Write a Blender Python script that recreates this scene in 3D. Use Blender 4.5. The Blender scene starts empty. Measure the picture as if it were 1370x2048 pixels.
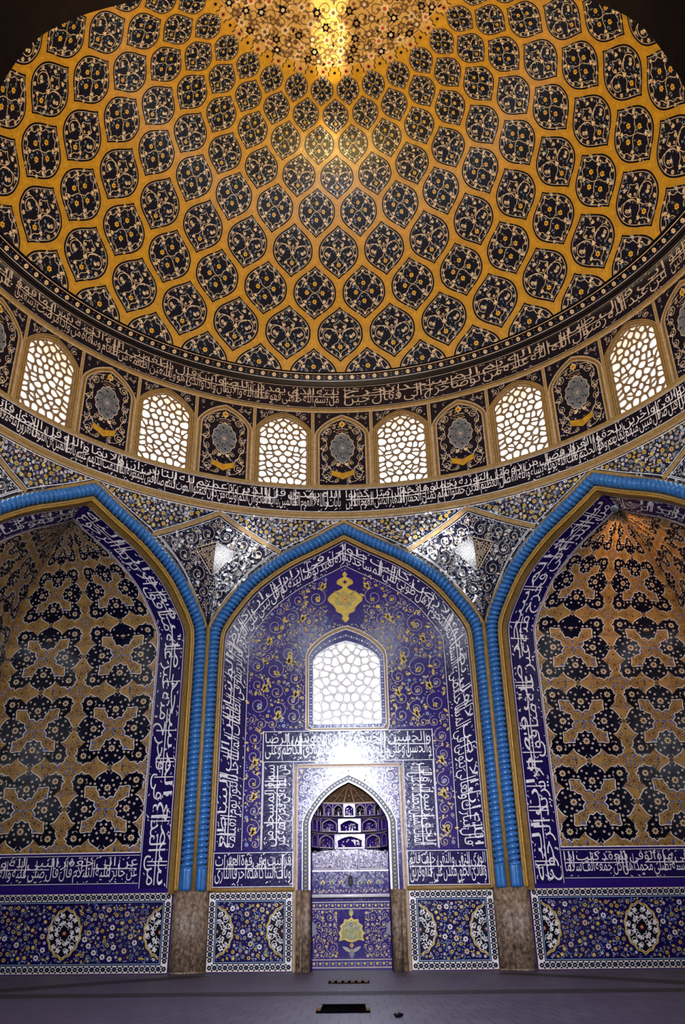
import bpy, math, random
import numpy as np
from mathutils import Vector
PI = math.pi
S = 9.5                       # half width of the square hall in metres: all plan sizes below are multiples of it
SC = bpy.context.scene
COL = SC.collection

# ------------------------------------------------------------------ camera
cam = bpy.data.cameras.new('camera')
cam_o = bpy.data.objects.new('camera', cam)
COL.objects.link(cam_o)
SC.camera = cam_o
def set_camera(f, pitch, yaw, roll, C, ppx, ppy):
    fw = Vector((math.sin(yaw)*math.cos(pitch), math.cos(yaw)*math.cos(pitch), math.sin(pitch)))
    r0 = Vector((math.cos(yaw), -math.sin(yaw), 0)); u0 = r0.cross(fw)
    r = r0*math.cos(roll)+u0*math.sin(roll); u = u0*math.cos(roll)-r0*math.sin(roll)
    from mathutils import Matrix
    M = Matrix((r, u, -fw)).transposed().to_4x4()
    M.translation = Vector(C)*S
    cam_o.matrix_world = M
    cam.sensor_fit = 'VERTICAL'; cam.sensor_height = 36; cam.sensor_width = 36*1370/2048
    cam.lens = f*36/2048
    cam.shift_x = -ppx/2048; cam.shift_y = ppy/2048
    cam.clip_start = 0.05; cam.clip_end = 500
set_camera(1659.78, 0.4603, -0.0199, -0.0113, (0.0078, -1.3509, 0.0986), -22.5, 8.7)

# ------------------------------------------------------------------ colour management, world, lights
SC.view_settings.view_transform = 'Standard'
SC.view_settings.look = 'None'
SC.view_settings.gamma = 1
SC.view_settings.use_curve_mapping = False
SC.view_settings.exposure = 0.0
SC.cycles.use_denoising = True
SC.cycles.max_bounces = 6
SC.cycles.diffuse_bounces = 3
SC.cycles.glossy_bounces = 3
SC.cycles.sample_clamp_indirect = 6
W = bpy.data.worlds.new('sky'); SC.world = W; W.use_nodes = True
W.node_tree.nodes['Background'].inputs[0].default_value = (0.86, 0.93, 1.0, 1)
W.node_tree.nodes['Background'].inputs[1].default_value = 9.0

def area(name, loc, look, sx, sy, power, col, spread=180):
    l = bpy.data.lights.new(name, 'AREA'); l.shape = 'RECTANGLE'
    l.size = sx*S; l.size_y = sy*S; l.energy = power; l.color = col; l.spread = math.radians(spread)
    o = bpy.data.objects.new(name, l); COL.objects.link(o)
    o.location = Vector(loc)*S
    d = (Vector(look)-Vector(loc))
    o.rotation_euler = d.to_track_quat('-Z', 'Y').to_euler()
    return o
COOL = (0.80, 0.86, 1.0)
WARM = (1.0, 0.70, 0.26)
# warm unseen uplight added near the floor for the dome's glow and glare
area('added_dome_uplight', (0.0, -0.63, 0.02), (0.0, -0.45, 2.2), 0.045, 0.70, 2250, WARM, 100)
# assumed daylight of an unseen entrance window and doorway, added as bare area lights
area('assumed_entrance_daylight', (0.0, -0.97, 0.85), (0.0, 1.0, 0.40), 0.22, 0.24, 1150, COOL, 150)
area('assumed_doorway_daylight', (0.0, -1.95, 0.71), (0.0, 1.0, 0.42), 0.30, 0.16, 230, (0.80, 0.80, 1.0), 44)
def spot(name, loc, look, power, col, deg, blend=.5, radius=.02):
    l = bpy.data.lights.new(name, 'SPOT'); l.energy = power; l.color = col; l.spot_size = math.radians(deg); l.spot_blend = blend; l.shadow_soft_size = radius
    o = bpy.data.objects.new(name, l); COL.objects.link(o); o.location = Vector(loc)*S
    o.rotation_euler = (Vector(look)-Vector(loc)).to_track_quat('-Z', 'Y').to_euler(); return o
# narrow beams: spots added near the floor to make the dome's sun patches, and spots for assumed sunlight from the high windows behind
spot('added_dome_beam', (0.03, -0.85, 0.03), (-0.012, 0.27, 2.53), 60000, (1.0, 0.80, 0.45), 2.9, .6)
spot('added_dome_beam', (0.03, -0.80, 0.03), (-0.012, 0.17, 2.54), 60000, (1.0, 0.80, 0.45), 2.7, .6)
spot('added_dome_beam', (0.03, -0.88, 0.03), (-0.012, 0.35, 2.51), 45000, (1.0, 0.80, 0.45), 2.6, .8)
spot('added_dome_beam', (-0.02, -0.95, 0.03), (-0.02, 0.53, 2.46), 30000, (1.0, 0.84, 0.55), 2.0, .9)
spot('assumed_sunbeam', (-0.36, -0.88, 1.50), (-0.285, 0.95, 1.168), 15000, (1.0, 0.96, 0.90), 4.2, .9)
spot('assumed_sunbeam', (0.36, -0.88, 1.50), (0.325, 0.94, 1.19), 26000, (1.0, 0.96, 0.90), 4.2, .9)
spot('assumed_sunbeam', (0.36, -0.88, 1.50), (0.250, 0.965, 1.150), 26000, (1.0, 0.96, 0.90), 4.0, .9)
# the small lamp in the tip of the right corner arch
spot('corner_lamp', (.762, .762, 1.143), (.95, .95, .55), 260, (1.0, 0.50, 0.14), 130, .8)
# daylight behind the pierced screens of the drum and of the niche wall
R_DRUM = 0.9855
for i in range(16):
    th = math.radians(11.25+22.5*i)
    s, c = math.sin(th), math.cos(th)
    area('drum_daylight', (s*(R_DRUM+.10), c*(R_DRUM+.10), 1.50), (0, 0, 1.25), 0.17, 0.26, 100, COOL)
area('niche_window_daylight', (0, 1.14, 0.74), (0, 0, 0.6), 0.22, 0.26, 420, COOL)

# ------------------------------------------------------------------ materials
MATS = {}
def mat(name, col, rough=0.35, vary=0.15, scale=14.0, bump=0.0, bscale=40.0, spec=0.5, metal=0.0):
    m = bpy.data.materials.new(name); m.use_nodes = True
    nt = m.node_tree; b = nt.nodes['Principled BSDF']
    b.inputs['Roughness'].default_value = rough
    b.inputs['Specular IOR Level'].default_value = spec
    b.inputs['Metallic'].default_value = metal
    geo = nt.nodes.new('ShaderNodeNewGeometry')
    vo = nt.nodes.new('ShaderNodeTexVoronoi'); vo.inputs['Scale'].default_value = scale
    nt.links.new(geo.outputs['Position'], vo.inputs['Vector'])
    sep = nt.nodes.new('ShaderNodeSeparateColor'); nt.links.new(vo.outputs['Color'], sep.inputs[0])
    mr = nt.nodes.new('ShaderNodeMapRange'); nt.links.new(sep.outputs[0], mr.inputs['Value'])
    mr.inputs['To Min'].default_value = 1-vary; mr.inputs['To Max'].default_value = 1+vary
    mx = nt.nodes.new('ShaderNodeMix'); mx.data_type = 'RGBA'; mx.blend_type = 'MULTIPLY'
    mx.inputs['Factor'].default_value = 1
    mx.inputs['A'].default_value = (*col, 1)
    nt.links.new(mr.outputs[0], mx.inputs['B'])
    nt.links.new(mx.outputs['Result'], b.inputs['Base Color'])
    if bump:
        # every little tile sits at its own slight tilt
        no = nt.nodes.new('ShaderNodeTexNoise'); no.inputs['Scale'].default_value = bscale
        no.inputs['Detail'].default_value = 2
        nt.links.new(geo.outputs['Position'], no.inputs['Vector'])
        bu = nt.nodes.new('ShaderNodeBump'); bu.inputs['Strength'].default_value = bump
        bu.inputs['Distance'].default_value = 0.02
        nt.links.new(no.outputs[0], bu.inputs['Height']); nt.links.new(bu.outputs[0], b.inputs['Normal'])
    MATS[name] = m
    return m
G = dict(rough=0.17, bump=0.06, bscale=22)
mat('navy',   (0.0025, 0.0028, 0.011), spec=0.35, **G)
mat('dome_navy', (0.0025, 0.0028, 0.011), rough=0.32, bump=0.06, bscale=22, spec=0.22)
mat('black',  (0.002, 0.002, 0.005), rough=0.35, spec=0.12)
mat('white',  (0.80, 0.74, 0.70), rough=0.25, vary=0.08, bump=0.06, bscale=22)
mat('cream',  (0.62, 0.46, 0.28), rough=0.28, bump=0.06, bscale=22)
mat('line',   (0.50, 0.38, 0.28), rough=0.3)
mat('gold',   (0.46, 0.235, 0.012), rough=0.30, vary=0.14, scale=9, bump=0.25, bscale=16)
mat('goldline', (0.24, 0.105, 0.014), rough=0.5)
mat('ochre',  (0.34, 0.185, 0.045), rough=0.35, bump=0.06, bscale=22)
mat('tan_gold', (0.50, 0.30, 0.085), rough=0.3, bump=0.06, bscale=22)
mat('yellow', (0.58, 0.38, 0.020), rough=0.3, bump=0.06, bscale=22)
mat('tan',    (0.36, 0.28, 0.22), rough=0.3, bump=0.06, bscale=22)
mat('buff',   (0.30, 0.175, 0.045), rough=0.5, vary=0.2)
mat('brown',  (0.10, 0.045, 0.012), rough=0.5)
mat('red',    (0.35, 0.05, 0.012), rough=0.4)
mat('blue',   (0.05, 0.09, 0.34), rough=0.3, bump=0.06, bscale=22)
mat('sky_blue', (0.20, 0.30, 0.48), rough=0.3, bump=0.06, bscale=22)
mat('slate',  (0.13, 0.135, 0.14), rough=0.35)
mat('green',  (0.20, 0.22, 0.03), rough=0.3)
mat('turquoise', (0.034, 0.155, 0.40), rough=0.2, vary=0.12)
mat('stucco', (0.20, 0.12, 0.055), rough=0.7)
mat('metal',  (0.02, 0.018, 0.02), rough=0.5)
mat('lamp_white', (0.8, 0.8, 0.78), rough=0.4)
mat('plain_dark', (0.0025, 0.002, 0.003), rough=0.9, spec=0.0)
mat('dark_stone', (0.012, 0.010, 0.016), rough=0.6, spec=0.3)

def mosaic_mat(name, col, k, scale, rough=.14, spec=.6):
    """cut tile mosaic: every small piece tilts its own way, so windows show in it as scattered sparkles"""
    m = mat(name, col, rough=rough, scale=scale, spec=spec); nt = m.node_tree
    vo = next(n for n in nt.nodes if n.type == 'TEX_VORONOI'); geo = next(n for n in nt.nodes if n.type == 'NEW_GEOMETRY')
    a = nt.nodes.new('ShaderNodeVectorMath'); a.operation = 'SUBTRACT'; a.inputs[1].default_value = (.5, .5, .5); nt.links.new(vo.outputs['Color'], a.inputs[0])
    b = nt.nodes.new('ShaderNodeVectorMath'); b.operation = 'SCALE'; b.inputs['Scale'].default_value = k; nt.links.new(a.outputs[0], b.inputs[0])
    c = nt.nodes.new('ShaderNodeVectorMath'); c.operation = 'ADD'; nt.links.new(geo.outputs['Normal'], c.inputs[0]); nt.links.new(b.outputs[0], c.inputs[1])
    d = nt.nodes.new('ShaderNodeVectorMath'); d.operation = 'NORMALIZE'; nt.links.new(c.outputs[0], d.inputs[0])
    nt.links.new(d.outputs[0], nt.nodes['Principled BSDF'].inputs['Normal'])
mosaic_mat('cobalt', (0.022, 0.008, 0.125), .035, 30, .16, .34)
mosaic_mat('indigo', (0.010, 0.005, 0.060), .045, 30, .16, .36)
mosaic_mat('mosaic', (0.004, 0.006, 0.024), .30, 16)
def stone_mat():
    m = bpy.data.materials.new('stone'); m.use_nodes = True; nt = m.node_tree; b = nt.nodes['Principled BSDF']
    geo = nt.nodes.new('ShaderNodeNewGeometry')
    mp = nt.nodes.new('ShaderNodeMapping'); mp.inputs['Scale'].default_value = (1, 1, 0.7)
    nt.links.new(geo.outputs['Position'], mp.inputs[0])
    n1 = nt.nodes.new('ShaderNodeTexNoise'); n1.inputs['Scale'].default_value = 13; n1.inputs['Detail'].default_value = 8; n1.inputs['Roughness'].default_value = 0.72
    nt.links.new(mp.outputs[0], n1.inputs['Vector'])
    r = nt.nodes.new('ShaderNodeValToRGB')
    e = r.color_ramp.elements
    e[0].position = 0.33; e[0].color = (0.012, 0.008, 0.005, 1); e[1].position = 0.72; e[1].color = (0.50, 0.36, 0.23, 1)
    k = e.new(0.5); k.color = (0.17, 0.11, 0.065, 1)
    nt.links.new(n1.outputs[0], r.inputs[0]); nt.links.new(r.outputs[0], b.inputs['Base Color'])
    bu = nt.nodes.new('ShaderNodeBump'); bu.inputs['Strength'].default_value = 0.4; bu.inputs['Distance'].default_value = 0.03
    nt.links.new(n1.outputs[0], bu.inputs['Height']); nt.links.new(bu.outputs[0], b.inputs['Normal'])
    b.inputs['Roughness'].default_value = 0.45
    MATS['stone'] = m
stone_mat()
def floor_mat():
    m = bpy.data.materials.new('floor_tiles'); m.use_nodes = True; nt = m.node_tree; b = nt.nodes['Principled BSDF']
    geo = nt.nodes.new('ShaderNodeNewGeometry')
    br = nt.nodes.new('ShaderNodeTexBrick'); br.offset = 0.5
    br.inputs['Scale'].default_value = 1.0; br.inputs['Brick Width'].default_value = 0.24; br.inputs['Row Height'].default_value = 0.62
    br.inputs['Mortar Size'].default_value = 0.012; br.inputs['Mortar Smooth'].default_value = 0.2
    br.inputs['Color1'].default_value = (0.046, 0.034, 0.070, 1); br.inputs['Color2'].default_value = (0.066, 0.050, 0.092, 1)
    br.inputs['Mortar'].default_value = (0.006, 0.005, 0.010, 1)
    nt.links.new(geo.outputs['Position'], br.inputs['Vector'])
    no = nt.nodes.new('ShaderNodeTexNoise'); no.inputs['Scale'].default_value = 0.9; no.inputs['Detail'].default_value = 5
    nt.links.new(geo.outputs['Position'], no.inputs['Vector'])
    mr = nt.nodes.new('ShaderNodeMapRange'); mr.inputs['To Min'].default_value = 0.6; mr.inputs['To Max'].default_value = 1.35
    nt.links.new(no.outputs[0], mr.inputs['Value'])
    mx = nt.nodes.new('ShaderNodeMix'); mx.data_type = 'RGBA'; mx.blend_type = 'MULTIPLY'; mx.inputs['Factor'].default_value = 1
    nt.links.new(br.outputs['Color'], mx.inputs['A']); nt.links.new(mr.outputs[0], mx.inputs['B'])
    nt.links.new(mx.outputs['Result'], b.inputs['Base Color'])
    b.inputs['Roughness'].default_value = 0.45; b.inputs['Specular IOR Level'].default_value = 0.25
    MATS['floor_tiles'] = m
floor_mat()
MNAMES = list(MATS); MI = {n: i for i, n in enumerate(MNAMES)}

# ------------------------------------------------------------------ object helpers
def link_mesh(name, V, F, M, parent=None, smooth=False):
    """V (n,3) in hall units, F list of arrays or (m,3) int array, M material index per face (global index)"""
    V = np.asarray(V, float)*S
    me = bpy.data.meshes.new(name)
    F = np.asarray(F, np.int32); k = F.shape[1]; n = len(F)
    me.vertices.add(len(V)); me.vertices.foreach_set('co', V.astype(np.float32).ravel())
    me.loops.add(n*k); me.loops.foreach_set('vertex_index', F.ravel())
    me.polygons.add(n)
    me.polygons.foreach_set('loop_start', np.arange(n, dtype=np.int32)*k)
    me.polygons.foreach_set('loop_total', np.full(n, k, np.int32))
    M = np.asarray(M, np.int32)
    used = np.unique(M); remap = np.zeros(len(MNAMES), np.int32)
    for j, u in enumerate(used):
        me.materials.append(MATS[MNAMES[u]]); remap[u] = j
    me.polygons.foreach_set('material_index', remap[M])
    if smooth: me.polygons.foreach_set('use_smooth', np.ones(n, bool))
    me.update(calc_edges=True); me.validate()
    o = bpy.data.objects.new(name, me); COL.objects.link(o)
    if parent is not None: o.parent = parent
    return o
def tag(o, label, cat, group=None):
    o['label'] = label; o['category'] = cat
    if group: o['group'] = group
    return o
def structure(o, label=None):
    o['kind'] = 'structure'
    if label: o['label'] = label
    return o
def thing(name, label, cat, group=None, loc=(0, 0, 0)):
    o = bpy.data.objects.new(name, None); COL.objects.link(o); o.empty_display_size = 0.2
    o.location = Vector(loc)*S
    tag(o, label, cat, group)
    return o
def relocate(o, p):
    """move a thing's base to p (hall units) while its meshes stay where they are"""
    p = Vector(p)*S
    o.location = p
    for c in o.children:
        c.matrix_parent_inverse.translation = -p

# ------------------------------------------------------------------ flat pattern drawing
class Pat:
    def __init__(s): s.V = []; s.F = []; s.M = []; s.n = 0
    def add(s, P, F, m, l):
        P = np.asarray(P, float).reshape(-1, 2); F = np.asarray(F, int).reshape(-1, 3)
        s.V.append(np.c_[P, np.full(len(P), float(l))]); s.F.append(F+s.n)
        s.M.append(np.full(len(F), MI[m])); s.n += len(P)
    def arr(s):
        if not s.V: return np.zeros((0, 3)), np.zeros((0, 3), int), np.zeros(0, int)
        V, F, M = np.vstack(s.V), np.vstack(s.F), np.concatenate(s.M)
        s.V, s.F, s.M = [V], [F], [M]
        return V, F, M
    def put(s, o, x=0, y=0, sx=1, sy=None, a=0, dl=0):
        V, F, M = o.arr()
        if sy is None: sy = sx
        c, n = math.cos(a), math.sin(a)
        X = V[:, 0]*sx; Y = V[:, 1]*sy
        s.V.append(np.c_[x+X*c-Y*n, y+X*n+Y*c, V[:, 2]+dl]); s.F.append(F+s.n); s.M.append(M); s.n += len(V)
    def filt(s, fn):
        """keep only the triangles whose corners all satisfy fn(u,v)"""
        V, F, M = s.arr()
        ok = fn(V[:, 0], V[:, 1]); k = ok[F].all(1)
        s.F, s.M = [F[k]], [M[k]]
        return s
    def clip(s, u0, u1, v0, v1):
        """cut everything at the edges of a rectangle"""
        V, F, M = s.arr(); e = 1e-9
        ok = (V[:, 0] >= u0-e) & (V[:, 0] <= u1+e) & (V[:, 1] >= v0-e) & (V[:, 1] <= v1+e); k = ok[F].all(1)
        T = V[F]; lo, hi = T.min(1), T.max(1)
        cut = ~k & (hi[:, 0] > u0) & (lo[:, 0] < u1) & (hi[:, 1] > v0) & (lo[:, 1] < v1)
        nv, nf, nm, n = [], [], [], len(V)
        for q in np.nonzero(cut)[0]:
            P = T[q]
            for ax, sg, c in ((0, 1, u1), (0, -1, -u0), (1, 1, v1), (1, -1, -v0)):
                out = []
                for i in range(len(P)):
                    a, b = P[i], P[(i+1) % len(P)]; da, db = sg*a[ax]-c, sg*b[ax]-c
                    if da <= 0: out.append(a)
                    if (da < 0) != (db < 0) and da != db: out.append(a+(b-a)*(da/(da-db)))
                P = np.array(out)
                if len(P) < 3: break
            if len(P) >= 3:
                nv.append(P); nf += [(n, n+i, n+i+1) for i in range(1, len(P)-1)]; nm += [M[q]]*(len(P)-2); n += len(P)
        s.V = [V]+nv; s.F = [F[k]]+([np.array(nf)] if nf else []); s.M = [M[k]]+([np.array(nm)] if nm else []); s.n = n
        return s
    def poly(s, P, m, l):
        P = np.asarray(P, float); n = len(P); c = P.mean(0)
        i = np.arange(n); s.add(np.vstack([P, c]), np.c_[i, (i+1) % n, np.full(n, n)], m, l)
    def blob(s, P, m, l, rings=4):
        """star-shaped outline filled in rings, for large pieces on curved ground"""
        P = np.asarray(P, float); n = len(P); c = P.mean(0)
        Q = np.vstack([c+(P-c)*(r/rings) for r in range(rings, 0, -1)]+[c]); i = np.arange(n); F = []
        for r in range(rings-1):
            a = r*n; b = a+n
            F += [np.c_[a+i, a+(i+1) % n, b+(i+1) % n], np.c_[a+i, b+(i+1) % n, b+i]]
        a = (rings-1)*n; F.append(np.c_[a+i, a+(i+1) % n, np.full(n, rings*n)])
        s.add(Q, np.vstack(F), m, l)
    def ribbon(s, P, w, m, l, closed=False, step=None):
        P = np.asarray(P, float)
        if step: P = resample(P, step, closed)
        n = len(P)
        if closed: T = np.roll(P, -1, 0)-np.roll(P, 1, 0)
        else: T = np.gradient(P, axis=0)
        T = T/(np.linalg.norm(T, axis=1, keepdims=True)+1e-12)
        N = np.c_[-T[:, 1], T[:, 0]]
        w = np.asarray(w, float)
        h = (w/2 if w.ndim == 0 else w[:, None]/2)
        k = n if closed else n-1; i = np.arange(k); j = (i+1) % n
        s.add(np.vstack([P+N*h, P-N*h]), np.vstack([np.c_[i, j, n+j], np.c_[i, n+j, n+i]]), m, l)
    def disc(s, x, y, r, m, l, n=8, ry=None):
        a = np.arange(n)*2*PI/n
        s.poly(np.c_[x+r*np.cos(a), y+(ry or r)*np.sin(a)], m, l)
    def ring(s, x, y, r, w, m, l, n=14):
        a = np.arange(n)*2*PI/n
        s.ribbon(np.c_[x+r*np.cos(a), y+r*np.sin(a)], w, m, l, True)
    def flower(s, x, y, r, m, c, l, n=6, a0=0.0, rim=None):
        k = n*4; a = np.arange(k)*2*PI/k
        rr = r*(0.82+0.18*np.cos(n*(a-a0)))
        if rim: s.poly(np.c_[x+1.22*rr*np.cos(a), y+1.22*rr*np.sin(a)], rim, l-0.5)
        s.poly(np.c_[x+rr*np.cos(a), y+rr*np.sin(a)], m, l)
        s.disc(x, y, r*0.42, c, l+1, 6)
    def leaf(s, x, y, a, L, w, m, l):
        t = np.array([0, .2, .5, .8, 1.0]); h = np.array([0, .8, 1, .55, 0])*w/2
        P = np.vstack([np.c_[t*L, h], np.c_[t*L, -h][::-1][1:-1]]); c, n = math.cos(a), math.sin(a)
        s.poly(np.c_[x+P[:, 0]*c-P[:, 1]*n, y+P[:, 0]*n+P[:, 1]*c], m, l)
    def crescent(s, x, y, a, r, m, l):
        t = np.linspace(-1.3, 1.3, 9)
        O = np.c_[r*np.cos(t), r*np.sin(t)]; I = np.c_[r*0.1+r*0.55*np.cos(t[::-1]), r*0.8*np.sin(t[::-1])]
        c, n = math.cos(a), math.sin(a); P = np.vstack([O, I[1:-1]])
        P = np.c_[x+P[:, 0]*c-P[:, 1]*n, y+P[:, 0]*n+P[:, 1]*c]
        N = len(P); k = 9
        F = []
        I_i = [0]+[N-1-q for q in range(7)]+[k-1]
        for q in range(8):
            F += [[q, q+1, I_i[q+1]], [q, I_i[q+1], I_i[q]]]
        s.add(P, F, m, l)
    def palmette(s, x, y, a, r, m, l):
        for d, q in ((-0.75, .85), (0, 1.1), (0.75, .85)): s.leaf(x, y, a+d, r*q, r*.5, m, l)
    def spiral(s, x, y, r, a, turns, hand, w, m, l, tip=None):
        t = np.linspace(0, 1, int(14*turns)+4); rr = r*(1-0.78*t); ph = a+hand*turns*2*PI*t
        P = np.c_[x+rr*np.cos(ph), y+rr*np.sin(ph)]
        s.ribbon(P, w, m, l)
        if tip: s.palmette(P[-1, 0], P[-1, 1], ph[-1]+hand*PI/2, r*.42, tip, l+.5)
        return P
    def fill(s, u0, u1, v0, v1, m, l, du, dv=None):
        dv = dv or du; nu = max(1, int(math.ceil(abs(u1-u0)/du))); nv = max(1, int(math.ceil(abs(v1-v0)/dv)))
        U, Vv = np.meshgrid(np.linspace(u0, u1, nu+1), np.linspace(v0, v1, nv+1))
        i, j = np.meshgrid(np.arange(nu), np.arange(nv)); a = (j*(nu+1)+i).ravel(); b = a+1; c = a+nu+1; d = c+1
        s.add(np.c_[U.ravel(), Vv.ravel()], np.vstack([np.c_[a, b, d], np.c_[a, d, c]]), m, l)
    def strip(s, xs, lo, hi, m, l, n=6):
        """ground between two height curves over xs"""
        xs = np.asarray(xs, float); lo = np.broadcast_to(np.asarray(lo, float), xs.shape); hi = np.broadcast_to(np.asarray(hi, float), xs.shape)
        t = np.linspace(0, 1, n+1)[:, None]
        P = np.stack([np.broadcast_to(xs, (n+1, len(xs))), lo+(hi-lo)*t], -1).reshape(-1, 2)
        k = len(xs); i, j = np.meshgrid(np.arange(k-1), np.arange(n)); a = (j*k+i).ravel()
        s.add(P, np.vstack([np.c_[a, a+1, a+k+1], np.c_[a, a+k+1, a+k]]), m, l)

def resample(P, step, closed=False):
    P = np.asarray(P, float)
    if closed: P = np.vstack([P, P[:1]])
    d = np.r_[0, np.cumsum(np.linalg.norm(np.diff(P, axis=0), axis=1))]
    n = max(2, int(math.ceil(d[-1]/step))+1); t = np.linspace(0, d[-1], n)
    Q = np.c_[tuple(np.interp(t, d, P[:, k]) for k in range(P.shape[1]))]
    # keep the corners
    if closed: Q = Q[:-1]
    return Q
def smooth_curve(P, n=8):
    """Catmull-Rom through the points"""
    P = np.asarray(P, float); E = np.vstack([2*P[0]-P[1], P, 2*P[-1]-P[-2]]); out = []
    for i in range(1, len(E)-2):
        a, b, c, d = E[i-1], E[i], E[i+1], E[i+2]
        for t in np.linspace(0, 1, n, endpoint=False):
            out.append(.5*((2*b)+(-a+c)*t+(2*a-5*b+4*c-d)*t*t+(-a+3*b-3*c+d)*t**3))
    out.append(P[-1])
    return np.array(out)
EPS = 0.00035                 # one layer of tile, about 3 mm
def lift(B, sign=None, centre=(0, 0, 1.0)):
    """turn a surface B(u,v)->(n,3) into a map that also lifts by layers towards the room"""
    def fn(V):
        u, v, l = V[:, 0], V[:, 1], V[:, 2]
        P = B(u, v); h = 1e-4
        du = B(u+h, v)-B(u-h, v); dv = B(u, v+h)-B(u, v-h)
        N = np.cross(du, dv); N /= (np.linalg.norm(N, axis=1, keepdims=True)+1e-15)
        sg = np.sign(np.einsum('ij,ij->i', N, np.asarray(centre)-P)); sg[sg == 0] = 1
        return P+N*(sg*l*EPS)[:, None]
    return fn
def emit(name, jobs, parent=None, smooth=False):
    """jobs: list of (Pat, map) -> one mesh object"""
    Vs, Fs, Ms, n = [], [], [], 0
    for p, fn in jobs:
        V, F, M = p.arr()
        if len(F) == 0: continue
        X = fn(V); Vs.append(X)
        Fs.append(F+n); Ms.append(M); n += len(V)
    return link_mesh(name, np.vstack(Vs), np.vstack(Fs), np.concatenate(Ms), parent, smooth)
def solid(name, V, F, m, parent=None, smooth=False):
    """polygon soup (quads as 4-lists) with one material"""
    T = []
    for f in F:
        for k in range(1, len(f)-1): T.append((f[0], f[k], f[k+1]))
    return link_mesh(name, V, T, np.full(len(T), MI[m]), parent, smooth)
def emit_thing(name, label, cat, group, parts):
    """a thing made of several patterned parts lying on one surface"""
    root = thing(name, label, cat, group); os_ = [emit(n, jobs, root) for n, jobs in parts]
    V = np.array([v.co for o in os_ for v in o.data.vertices])/S
    relocate(root, ((V[:, 0].min()+V[:, 0].max())/2, (V[:, 1].min()+V[:, 1].max())/2, V[:, 2].min()))
    return root
def box(name, x0, x1, y0, y1, z0, z1, m, parent=None):
    V = [(x, y, z) for z in (z0, z1) for x, y in ((x0, y0), (x1, y0), (x1, y1), (x0, y1))]
    F = [(0, 3, 2, 1), (4, 5, 6, 7), (0, 1, 5, 4), (1, 2, 6, 5), (2, 3, 7, 6), (3, 0, 4, 7)]
    return solid(name, V, F, m, parent)
def prism(plan, z0, z1):
    n = len(plan); V = [(x, y, z0) for x, y in plan]+[(x, y, z1) for x, y in plan]
    F = [tuple(range(n))[::-1], tuple(range(n, 2*n))]+[(i, (i+1) % n, n+(i+1) % n, n+i) for i in range(n)]
    return V, F
def sweep(P, rfun, nseg, plane_n, m, name, parent=None, closed_ends=True):
    """tube along the planar path P; rfun(s, phi) gives the radius; plane_n is the normal of the path's plane"""
    P = np.asarray(P, float); n = len(P)
    T = np.gradient(P, axis=0); T /= np.linalg.norm(T, axis=1, keepdims=True)
    N = np.asarray(plane_n, float); B = np.cross(T, N)
    s = np.r_[0, np.cumsum(np.linalg.norm(np.diff(P, axis=0), axis=1))]
    ph = np.arange(nseg)*2*PI/nseg
    R = rfun(s[:, None], ph[None, :])
    V = P[:, None, :]+R[..., None]*(np.cos(ph)[None, :, None]*N+np.sin(ph)[None, :, None]*B[:, None, :])
    i, j = np.meshgrid(np.arange(nseg), np.arange(n-1)); a = (j*nseg+i).ravel(); b = (j*nseg+(i+1) % nseg).ravel()
    F = np.vstack([np.c_[a, b, b+nseg], np.c_[a, b+nseg, a+nseg]])
    V = V.reshape(-1, 3)
    if closed_ends:
        V = np.vstack([V, P[0], P[-1]]); k = len(V); q = np.arange(nseg); e = (n-1)*nseg
        F = np.vstack([F, np.c_[(q+1) % nseg, q, np.full(nseg, k-2)], np.c_[e+q, e+(q+1) % nseg, np.full(nseg, k-1)]])
    return link_mesh(name, V, F, np.full(len(F), MI[m]), parent, True)

# ------------------------------------------------------------------ Arabic writing (joined letter forms)
AF = {'ا': (0xFE8D, 0xFE8E, 0, 0), 'أ': (0xFE83, 0xFE84, 0, 0), 'ب': (0xFE8F,), 'ت': (0xFE95,), 'ث': (0xFE99,), 'ج': (0xFE9D,), 'ح': (0xFEA1,), 'خ': (0xFEA5,),
      'د': (0xFEA9, 0xFEAA, 0, 0), 'ذ': (0xFEAB, 0xFEAC, 0, 0), 'ر': (0xFEAD, 0xFEAE, 0, 0), 'ز': (0xFEAF, 0xFEB0, 0, 0), 'س': (0xFEB1,), 'ش': (0xFEB5,),
      'ص': (0xFEB9,), 'ض': (0xFEBD,), 'ط': (0xFEC1,), 'ظ': (0xFEC5,), 'ع': (0xFEC9,), 'غ': (0xFECD,), 'ف': (0xFED1,), 'ق': (0xFED5,), 'ك': (0xFED9,),
      'ل': (0xFEDD,), 'م': (0xFEE1,), 'ن': (0xFEE5,), 'ه': (0xFEE9,), 'و': (0xFEED, 0xFEEE, 0, 0), 'ى': (0xFEEF, 0xFEF0, 0, 0), 'ي': (0xFEF1,),
      'ة': (0xFE93, 0xFE94, 0, 0), 'ئ': (0xFE89,), 'ء': (0xFE80, 0xFE80, 0, 0)}
AF = {k: (v if len(v) == 4 else (v[0], v[0]+1, v[0]+2, v[0]+3)) for k, v in AF.items()}
def shape(s):
    out = []; i = 0; prev = False
    while i < len(s):
        c = s[i]
        if c not in AF: i += 1; prev = False; continue
        if c == 'ل' and i+1 < len(s) and s[i+1] == 'ا':
            out.append(chr(0xFEFC if prev else 0xFEFB)); prev = False; i += 2; continue
        nx = i+1 < len(s) and s[i+1] in AF and s[i+1] != 'ء'
        f = AF[c]; dual = f[2] != 0
        k = (3 if (prev and nx) else 1 if prev else 2 if nx else 0) if dual else (1 if prev else 0)
        out.append(chr(f[k])); prev = dual and nx; i += 1
    return ''.join(out[::-1])
_words = {}
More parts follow.
